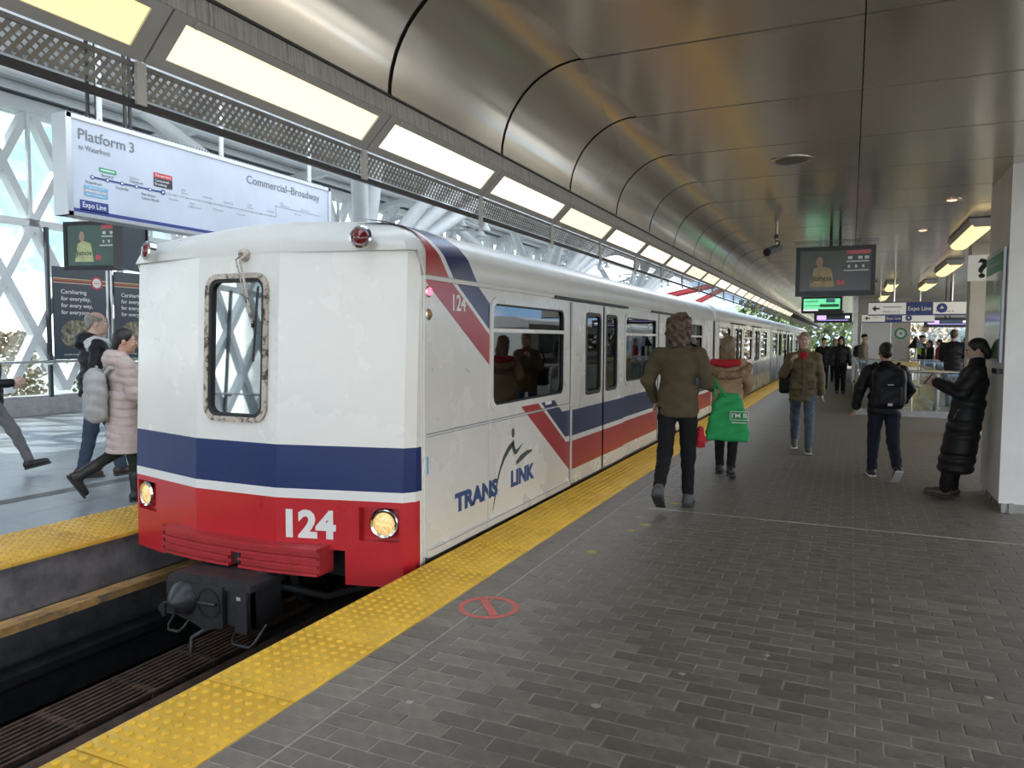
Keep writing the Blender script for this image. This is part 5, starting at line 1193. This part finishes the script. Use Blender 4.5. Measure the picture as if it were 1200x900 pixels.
    # ---- shoes
    if shoes:
        m, sm, shaft = shoes
        for sd in (-1, 1):
            j = J[sd]; f = j['f']; Mf = rot(0, math.degrees(f)); c = (j['heel']+j['toe'])/2
            u = Sdf(.02*s); u.rc(j['heel']+Mf @ V3(0, .015, .022), j['toe']+Mf @ V3(0, -.01, .006), .042*s, .036*s).el(c+Mf @ V3(0, .0, .012), V3(.044, .13, .04), Mf)
            up = j['A']+(j['K']-j['A'])*shaft; u.rc(j['heel']+Mf @ V3(0, .03, .03), up, .044*s, .066*s if shaft > .4 else .046*s)
            u.rc(j['heel']+Mf @ V3(0, .008, .025), j['A'], .045*s, .043*s); u.cut(Mf @ np.array([0, 0, -1.]), float((Mf @ np.array([0, 0, -1.])) @ (c+Mf @ V3(0, 0, -.018)))); sh = u.build('shoe', m, T, res*.9)
            so = Sdf(.01); so.bx(c+Mf @ V3(0, .002, -.021), V3(.047, .145, .013), .012*s, Mf); so.build('sole', sm, sh, res*.9)
    # ---- top
    if top:
        m, o = top; inf = o.get('inf', .02)*s; hem = o.get('hem', .85); fl_ = o.get('flare', 0.)
        t = Sdf(.035*s); t.el(TT(0, 0, 1.27), V3(.152*wide+inf/s, .108+inf/s, .19)).el(TT(0, 0, 1.08), V3(.145+inf/s, .105+inf/s, .16))
        t.rc(TT(-shw*.8, -.005, 1.375), TT(shw*.8, -.005, 1.375), .056*s+inf*.4)
        for sd in (-1, 1): t.rc(TT(sd*.02, -.01, 1.455), TT(sd*shw*.75, -.005, 1.395), .045*s+inf*.3, .045*s+inf*.3)
        z = 1.05
        while z > hem-.02:
            w_ = 1+fl_*(1.05-z); t.el(TT(0, 0, z), np.array([(.158*w_)*s+inf, (.118*w_)*s+inf, .10*s])); z -= .09
        for sd in (-1, 1):
            j = J[sd]; ew = j['E']+(j['W']-j['E'])*o.get('cuff', .95)
            t.rc(j['Sh'], j['E'], .054*s+inf*.55, .045*s+inf*.55).rc(j['E'], ew, .044*s+inf*.55, .034*s+inf*.55)
        if o.get('collar'): t.rc(TT(0, -.005, 1.44), TT(0, .0, 1.44+o['collar']), .078*s+inf*.3, .072*s)
        if o.get('hood'): t.el(TT(0, -.115, 1.44), V3(.135, .075, .10)).el(TT(0, -.06, 1.47), V3(.12, .08, .06))
        hp_ = TT(0, 0, hem); t.cut((0, 0, -1), -hp_[2])
        q_ = o.get('quilt'); t.disp = quilt(*q_) if q_ else folds(o.get('fold', .005)*s)
        jk = t.build(o.get('name', 'jacket'), m, T, res)
        for nm, mm, f_ in o.get('extra', ()): f_(nm, mm, T, jk, TT, J, s, HP, Mh)
    for (nm, m, f_) in (hair or ()):
        t = Sdf(.02*s); f_(t, HP, Mh, TT, s); t.build(nm, m, T, res)
    return T, J, TT, HP
# hair and hats
def cap(t, HP, M, s, g=.012): t.el(HP(0, -.02, .040), np.array([.079+g, .098+g*.6, .088+g])*s, M); t.el(HP(0, .088, -.03), np.array([.08, .075, .108])*s, M, k=.012, op='-')
def hair_short(t, HP, M, TT, s): cap(t, HP, M, s, .006); t.el(HP(0, -.075, -.02), np.array([.065, .035, .06])*s, M); t.disp = folds(.003*s, 70, 50)
def hair_fringe(t, HP, M, TT, s): cap(t, HP, M, s, .002); t.el(HP(0, .03, .12), np.array([.10, .13, .055])*s, M, k=.02, op='-'); t.el(HP(0, -.07, -.02), np.array([.06, .03, .05])*s, M)
def hair_bun(t, HP, M, TT, s): cap(t, HP, M, s, .006); t.el(HP(0, -.075, -.01), np.array([.066, .04, .07])*s, M); t.el(HP(0, -.125, .0), np.array([.045, .04, .045])*s, M, k=.015)
def hair_low_bun(t, HP, M, TT, s): cap(t, HP, M, s, .007); t.el(HP(0, -.08, -.03), np.array([.065, .045, .07])*s, M); t.el(HP(0, -.085, -.085), np.array([.045, .04, .04])*s, M, k=.02)
def hair_shag(t, HP, M, TT, s):
    cap(t, HP, M, s, .026); t.el(HP(0, -.06, -.04), np.array([.112, .075, .12])*s, M)
    for x, y, z in ((-.07, -.05, -.10), (.07, -.05, -.11), (0, -.095, -.13), (-.04, -.10, -.14), (.05, -.09, -.15), (-.085, .0, -.06), (.085, .0, -.05), (.1, -.04, -.02), (-.1, -.03, -.02)): t.rc(HP(x*.8, y, z+.09), HP(x*1.1, y*1.05, z-.02), .035*s, .014*s, k=.02)
    t.disp = folds(.009*s, 60, 70)
def hair_long(t, HP, M, TT, s):
    cap(t, HP, M, s, .012); t.el(HP(0, -.07, -.06), np.array([.09, .06, .14])*s, M)
    for x in (-.07, -.035, 0, .035, .07): t.rc(HP(x, -.075, -.08), HP(x*1.25, -.10, -.25), .032*s, .016*s, k=.02)
    t.disp = folds(.005*s, 45, 60)
def beanie(t, HP, M, TT, s): t.el(HP(0, -.016, .055), np.array([.09, .108, .095])*s, M); t.rc(HP(-.05, .05, .035), HP(.05, .05, .035), .03*s); t.cut(-(M @ np.array([0, -.15, 1.])), float(-(M @ np.array([0, -.15, 1.])) @ HP(0, 0, .02)))
def hood_up(t, HP, M, TT, s): t.el(HP(0, -.03, .02), np.array([.11, .13, .14])*s, M); t.el(HP(0, -.04, -.11), np.array([.12, .11, .09])*s, M); t.el(HP(0, .12, -.01), np.array([.066, .10, .095])*s, M, k=.012, op='-')
def ballcap(t, HP, M, TT, s): t.el(HP(0, -.012, .06), np.array([.085, .104, .08])*s, M); t.bx(HP(0, .11, .04), np.array([.06, .05, .008])*s, .006, M); t.cut(-(M @ np.array([0, 0, 1.])), float(-(M @ np.array([0, 0, 1.])) @ HP(0, 0, .03)))
# extra garment pieces
def x_scarf(nm, mm, T, jk, TT, J, s, HP, Mh):
    t = Sdf(.02*s); t.el(TT(0, .015, 1.445), np.array([.083, .08, .045])*s).el(TT(0, .085, 1.40), np.array([.055, .05, .07])*s); t.disp = folds(.006*s, 80); t.build(nm, mm, T, .01)
def x_zip(nm, mm, T, jk, TT, J, s, HP, Mh):
    MB().box(-.006*s, .006*s, .0, .004, 0, .01)
    t = Sdf(.008); t.chain([TT(0, .148, 1.40), TT(0, .152, 1.25), TT(0, .150, 1.05), TT(0, .152, .86)], [.010*s]*4); t.build(nm, mm, jk, .008)
    for sd in (-1, 1):
        p = Sdf(.01); p.bx(TT(sd*.10, .128, 1.0), np.array([.055, .016, .07])*s, .012); p.bx(TT(sd*.10, .136, 1.055), np.array([.06, .014, .022])*s, .01); p.build('pocket', mm, jk, .009)
        p = Sdf(.01); p.bx(TT(sd*.095, .128, 1.28), np.array([.05, .016, .05])*s, .012); p.build('pocket', mm, jk, .009)
def x_furhood(nm, mm, T, jk, TT, J, s, HP, Mh):
    t = Sdf(.02*s)
    P = [TT(.19*math.cos(a), -.13-.035*math.sin(a)*1.0, 1.30+.085*math.sin(a)-.02) for a in [2*math.pi*k/16 for k in range(17)]]
    t.chain([TT(-.20, .02, 1.40), TT(-.17, -.12, 1.33), TT(-.06, -.18, 1.27), TT(.08, -.18, 1.27), TT(.22, -.13, 1.30), TT(.25, .0, 1.38)], [.05*s]*6); t.disp = lambda X, Y, Z: .008*np.sin(95*X+40*Z)*np.sin(110*Z+60*Y); t.build(nm, mm, jk, .01)
    r = Sdf(.02*s); r.chain([TT(-.16, -.08, 1.43), TT(0, -.125, 1.41), TT(.13, -.10, 1.43)], [.045*s, .05*s, .045*s]); r.build('scarf', 'red_knit', T, .011)
def x_sheen(nm, mm, T, jk, TT, J, s, HP, Mh):  # sheen on the black jacket shoulder, painted as a pale silver patch
    t = Sdf(.02*s); t.el(TT(.15, -.02, 1.41), np.array([.11, .10, .085])*s).el(TT(.07, .06, 1.43), np.array([.07, .07, .06])*s); t.disp = folds(.008*s, 60, 60); t.build(nm, mm, jk, .011)
def x_vest(nm, mm, T, jk, TT, J, s, HP, Mh):
    t = Sdf(.03*s); t.el(TT(0, 0, 1.2), np.array([.20, .15, .26])*s).el(TT(0, 0, 1.05), np.array([.19, .145, .2])*s); t.cut((0, 0, -1), -TT(0, 0, .93)[2]); t.build(nm, mm, jk, .018)
def x_coatbits(nm, mm, T, jk, TT, J, s, HP, Mh):
    MB().lathe([(.012, 0), (.012, .006)], Vector(TT(-.10, .135, .80)), (-.6, .8, 0), 10).build('button', 'sole_white', jk, local=True)
    t = Sdf(.006); t.rc(TT(-.165, .085, .98), TT(-.15, .115, .86), .006); t.build(nm, mm, jk, .007)

PN = 'passengers on the near platform'; PF = 'passengers on the platform across the track'
person('person walking away in olive sweater and black trousers carrying a green tote', (-1.50, 7.15, 0), R(3), 1.85, legs=((-14, 34, -32), (9, 6, 0)), arms=(((-.27, -.02, 1.15), (-.24, .15, .97)), ((.255, .0, 1.14), (.27, .24, 1.10))), top=('olive_knit', dict(inf=.026, hem=.83, name='sweater', fold=.006)), bottom=('black_cotton', 1.0, .86), shoes=('boot_grey', 'sole_dark', .25), hair=[('hair', 'hair_brown', hair_shag)], eyes=False, res=.011, group=PN, wide=.95)
person('person in tan coat with fur trimmed hood walking beyond the green tote', (-1.33, 9.15, 0), R(0), 1.66, fem=True, top=('tan_wool', dict(inf=.035, hem=.62, name='coat', extra=[('fur_trim', 'fur_tan', x_furhood)])), arms=(((-.25, .05, 1.18), (-.16, .22, 1.08)), ((.25, .04, 1.18), (.2, .2, 1.05))), bottom=('black_cotton', 1, .9), shoes=('boot_black', 'sole_dark', .3), hair=[('hair', 'hair_light', hair_long)], eyes=False, res=.013, group=PN)
person('person in olive jacket and red scarf walking towards the camera', (-.62, 11.6, 0), R(184), 1.74, fem=True, legs=((16, 8, 4), (-14, 22, -22)), arms=((-4, 12, 14), ((.27, .03, 1.15), (.175, .185, 1.33))), top=('olive_jacket', dict(inf=.034, hem=.75, collar=.05, extra=[('scarf', 'red_knit', x_scarf), ('zip_placket', 'olive_jacket', x_zip)])), bottom=('denim_worn', 1.0, .93), shoes=('boot_grey', 'sole_white', .1), hair=[('hair', 'hair_blond', hair_short)], res=.011, group=PN, wide=1.0, skin='skin_c')
person('person in black jacket with large black backpack walking away', (.38, 9.75, 0), R(10), 1.60, skin='skin_b', fem=True, legs=((13, 6, 0), (-12, 30, -38)), arms=(((-.30, -.03, 1.17), (-.335, .03, .92)), ((.29, .02, 1.17), (.27, .17, 1.0))), top=('black_shell', dict(inf=.045, hem=.83, collar=.03)), bottom=('navy_cloth', 1.1, .93), shoes=('boot_black', 'sole_white', .1), hair=[('hair', 'hair_black', hair_bun)], eyes=False, res=.011, group=PN, wide=1.12)
person('person in long black padded coat leaning on the white pillar, looking at a phone', (1.10, 8.86, 0), R(86), 1.64, skin='skin_c', fem=True, lean=-8, legs=((16, 8, 6), (11, 8, 3)), arms=(((-.22, .10, 1.15), (-.07, .33, 1.22)), ((.22, .10, 1.15), (.07, .33, 1.22))), head=(0, -16), top=('puffer_black', dict(inf=.045, hem=.27, flare=.20, collar=.07, quilt=(.115, .006), name='coat', cuff=.98, extra=[('coat_zip', 'sole_white', x_coatbits)])), bottom=('black_cotton', 1.15, .97), shoes=('shoe_brown', 'sole_dark', .1), hair=[('hair', 'hair_black', hair_low_bun)], res=.011, group=PN)
ph = thing('phone', 'dark phone held in both hands by the leaning person', 'phone', (.75, 8.86, 1.235), rz=R(86)); Mph = rot(0, 35)
t = Sdf(.003); t.bx((0, 0, 0), (.037, .006, .075), .006, Mph); t.build('case', 'black_plastic', ph, .005)
t = Sdf(.003); t.bx(Mph @ np.array([0, -.0062, 0]), (.033, .001, .07), .001, Mph); t.build('display', 'screen_grey', ph, .002 if False else .004)
person('person in black hooded jacket with hood up standing far down the platform', (-.27, 25.1, 0), R(180), 1.72, top=('black_shell', dict(inf=.045, hem=.85)), legs=((2, 2, 0), (-2, 3, 0)), arms=((6, 10, 25), (6, 10, 25)), bottom=('black_cotton', 1.15, .95), shoes=('boot_black', 'sole_dark', .2), hair=[('hood', 'black_shell', hood_up)], res=.02, hands=False, group=PN, eyes=True)
person('person in black coat and beanie partly behind the red scarf walker', (-.80, 26.3, 0), R(178), 1.70, top=('black_shell', dict(inf=.04, hem=.75)), legs=((8, 4, 0), (-8, 10, -8)), bottom=('black_cotton', 1.1, .95), shoes=('boot_black', 'sole_dark', .2), hair=[('beanie', 'beanie_black', beanie)], res=.02, hands=False, group=PN)
person('small distant person in grey between the beanie and hooded people', (-.55, 31.5, 0), R(180), 1.70, top=('grey_wool', dict(inf=.04, hem=.7)), bottom=('navy_cloth', 1.1, .95), shoes=('boot_black', 'sole_dark', .2), hair=[('beanie', 'tan_wool', beanie)], res=.024, hands=False, group=PN)
person('person in tan jacket and black beanie in front of the service door', (.45, 30.9, 0), R(-80), 1.86, top=('tan_jacket', dict(inf=.035, hem=.8)), bottom=('grey_wool', 1.1, .95), shoes=('boot_black', 'sole_dark', .2), hair=[('beanie', 'beanie_black', beanie)], res=.022, hands=False, group=PN)
person('worker in yellow high visibility vest and dark cap behind the balustrade', (2.38, 31.4, 0), R(-70), 1.84, top=('navy_cloth', dict(inf=.03, hem=.85, extra=[('vest', 'hi_vis', x_vest)])), bottom=('navy_cloth', 1.1, .95), shoes=('boot_black', 'sole_dark', .2), hair=[('cap', 'beanie_black', ballcap)], res=.022, hands=False, group=PN)
person('person in dark jacket and jeans standing right of the escalator', (2.32, 21.3, 0), R(-15), 1.90, top=('black_shell', dict(inf=.04, hem=.82)), bottom=('denim_worn', 1.05, .95), shoes=('boot_black', 'sole_dark', .2), hair=[('hair', 'hair_brown', hair_short)], res=.018, hands=False, eyes=False, group=PN, arms=((15, 8, 60), (15, 8, 60)), wide=1.1)
person('person in red jacket in the far crowd by the window', (3.05, 32.2, 0), R(80), 1.70, top=('red_knit', dict(inf=.035, hem=.8)), bottom=('black_cotton', 1.1, .95), shoes=('boot_black', 'sole_dark', .2), hair=[('hair', 'hair_black', hair_short)], res=.024, hands=False, group=PN, eyes=False)
person('person in black in the far crowd left of the red jacket', (2.80, 33.0, 0), R(110), 1.66, top=('black_shell', dict(inf=.035, hem=.6)), bottom=('black_cotton', 1.1, .95), shoes=('boot_black', 'sole_dark', .2), hair=[('hair', 'hair_black', hair_long)], res=.024, hands=False, group=PN, eyes=False)
person('person in dark coat in the far crowd right of the red jacket', (3.75, 31.0, 0), R(100), 1.74, top=('grey_wool', dict(inf=.035, hem=.7)), bottom=('black_cotton', 1.1, .95), shoes=('boot_black', 'sole_dark', .2), hair=[('hair', 'hair_brown', hair_long)], res=.024, hands=False, group=PN, eyes=False)
person('bald person in black jacket and jeans walking along the far platform', (-8.27, 6.05, PZ), R(-28), 1.99, skin='skin_c', legs=((-6, 6, -4), (20, 12, 4)), arms=((10, 8, 25), (-8, 8, 30)), head=(-8, -4), top=('black_shell', dict(inf=.045, hem=.86, hood=True, extra=[('shoulder_sheen', 'silver_sheen', x_sheen)])), bottom=('denim', 1.08, .95), shoes=('shoe_brown', 'sole_dark', .1), hair=[('hair', 'hair_grey', hair_fringe)], res=.012, group=PF, wide=1.15)
person('person in long pale pink quilted coat and black boots walking past the train', (-6.86, 5.33, PZ), R(-30), 1.78, skin='skin_b', fem=True, legs=((-8, 48, -58), (8, 4, 0)), arms=((8, 8, 35), (12, 8, 40)), head=(-12, -6), top=('puffer_pink', dict(inf=.045, hem=.50, flare=.30, hood=True, quilt=(.085, .006, .25), name='coat')), bottom=('leggings', .92, .9), shoes=('boot_black', 'sole_dark', .45), hair=[('hair', 'hair_black', hair_low_bun)], res=.0115, group=PF)
person('person in dark coat and grey trousers cut off by the left edge', (-9.60, 5.60, PZ), R(-30), 1.80, skin='skin_c', fem=True, legs=((-18, 14, -20), (32, 10, 12)), arms=((-8, 8, 95), (-4, 8, 100)), top=('black_shell', dict(inf=.03, hem=.85)), bottom=('grey_wool', 1.0, .90), shoes=('boot_black', 'sole_dark', .22), hair=[('hair', 'hair_brown', hair_low_bun)], res=.013, group=PF)
# ------------------------------------------------------------------ bags
def backpack(label, loc, rz, m, w, h_, d, tagm=None, res=.011, soft=.004):
    t = thing('backpack', label, 'backpack', loc, rz=rz)          # local -Y is the outer face, origin at its base
    b = Sdf(.03); b.bx((0, -d/2, h_*.46), (w/2, d/2, h_*.46), .07).el((0, -d/2, h_*.85), (w*.42, d*.5, h_*.17)); b.disp = folds(soft, 24, 18); b.build('bag', m, t, res)
    p = Sdf(.02); p.bx((0, -d*.93, h_*.32), (w*.38, d*.17, h_*.26), .05); p.disp = folds(soft, 24, 18); p.build('front_pocket', m, t, res)
    for sx in (-1, 1): Sdf(.01).chain([(sx*w*.28, -.02, h_*.92), (sx*w*.34, .02, h_*1.03), (sx*w*.36, .10, h_*1.0)], [.02, .02, .02]).build('strap', m, t, .01)
    q = Sdf(.01); q.chain([(-.03, -d*.4, h_*.98), (-.025, -d*.42, h_*1.05), (.025, -d*.42, h_*1.05), (.03, -d*.4, h_*.98)], [.009]*4); q.build('grab_loop', m, t, .007)
    if tagm:
        MB().box(-.025, .025, -d*1.13, -d*1.1, h_*.08, h_*.14).build('patch', 'sole_white', t, local=True); MB().box(-.03, .03, -d*1.115, -d*1.09, h_*.55, h_*.57).build('emblem', 'sole_white', t, local=True)
    return t
backpack('large black backpack on the person walking away', (.395, 9.62, .845), R(10), 'black_shell', .36, .50, .17, True)
backpack('pale grey canvas backpack on the pink quilted coat', (-6.935, 5.185, .76), R(-30), 'grey_canvas', .38, .54, .19, soft=.007)
backpack('dark backpack on the person in tan jacket', (.26, 30.93, 1.02), R(-80), 'black_shell', .30, .42, .15, res=.02)
tb_ = thing('tote_bag', 'big green tote bag hanging from the forearm of the person in the olive sweater', 'bag', (-1.06, 7.36, .66), rz=R(8))
t = Sdf(.03)
for k in range(7):
    z = .04+.066*k; w = .205-.012*k-.0008*k*k; t.bx((0, 0, z), (w, .085-.008*k, .05), .035)
t.cut((0, 0, 1), .455); t.disp = folds(.007, 20, 12); t.build('bag', 'green_tote', tb_, .011)
for y in (-.035, .035): Sdf(.01).chain([(-.12, y, .43), (-.135, y*.6, .52), (-.14, 0, .575), (-.125, -y*.2, .585), (-.10, y*.6, .52), (-.02, y, .43)], [.013]*6).build('handle', 'green_tote', tb_, .009)
for a in ((.02, .19, .285, .29), (.02, .19, .205, .21), (.02, .025, .205, .29), (.185, .19, .205, .29)): MB().box(a[0], a[1], -.105, -.098, a[2], a[3]).build('print_line', 'sole_white', tb_, local=True)
o = text("I'M B", 'sole_white', None, (.035, -.103, .23), (1, 0, 0), ZU, .042, .14, bold=.01, ext=.003); o.parent = tb_
MB().box(.035, .17, -.106, -.099, .178, .186).build('print_line', 'sole_white', tb_, local=True)
rg = thing('red_glove', 'red knitted glove hanging below the green tote', 'glove', (-1.30, 7.25, .66)); t = Sdf(.012); t.rc((0, 0, .10), (0, 0, .0), .035, .042)
for k, x in enumerate((-.03, -.01, .012, .032)): t.rc((x, 0, .0), (x*1.3, 0, -.075+abs(x)*.4), .014, .011)
t.rc((.03, 0, .04), (.065, 0, -.01), .014, .011); t.build('glove', 'red_knit', rg, .009)
sb = thing('shoulder_bag', 'dark shoulder bag behind the hip of the red scarf walker', 'bag', (-.86, 11.72, .86), rz=R(184)); t = Sdf(.02); t.bx((0, 0, .14), (.10, .10, .16), .05); t.disp = folds(.005, 20); t.build('bag', 'black_shell', sb, .012)
Sdf(.01).chain([(.02, 0, .28), (.03, .0, .45), (.02, .06, .62)], [.016]*3).build('strap', 'black_shell', sb, .01)
hb = thing('handbag', 'dark red handbag of the person at the left edge', 'bag', (-9.45, 5.40, .70), rz=R(-30)); t = Sdf(.02); t.bx((0, 0, .13), (.09, .15, .14), .05); t.disp = folds(.005, 20); t.build('bag', 'maroon', hb, .012)
Sdf(.01).chain([(0, -.1, .25), (0, -.05, .42), (0, .05, .42), (0, .1, .25)], [.012]*4).build('handle', 'black_shell', hb, .009)
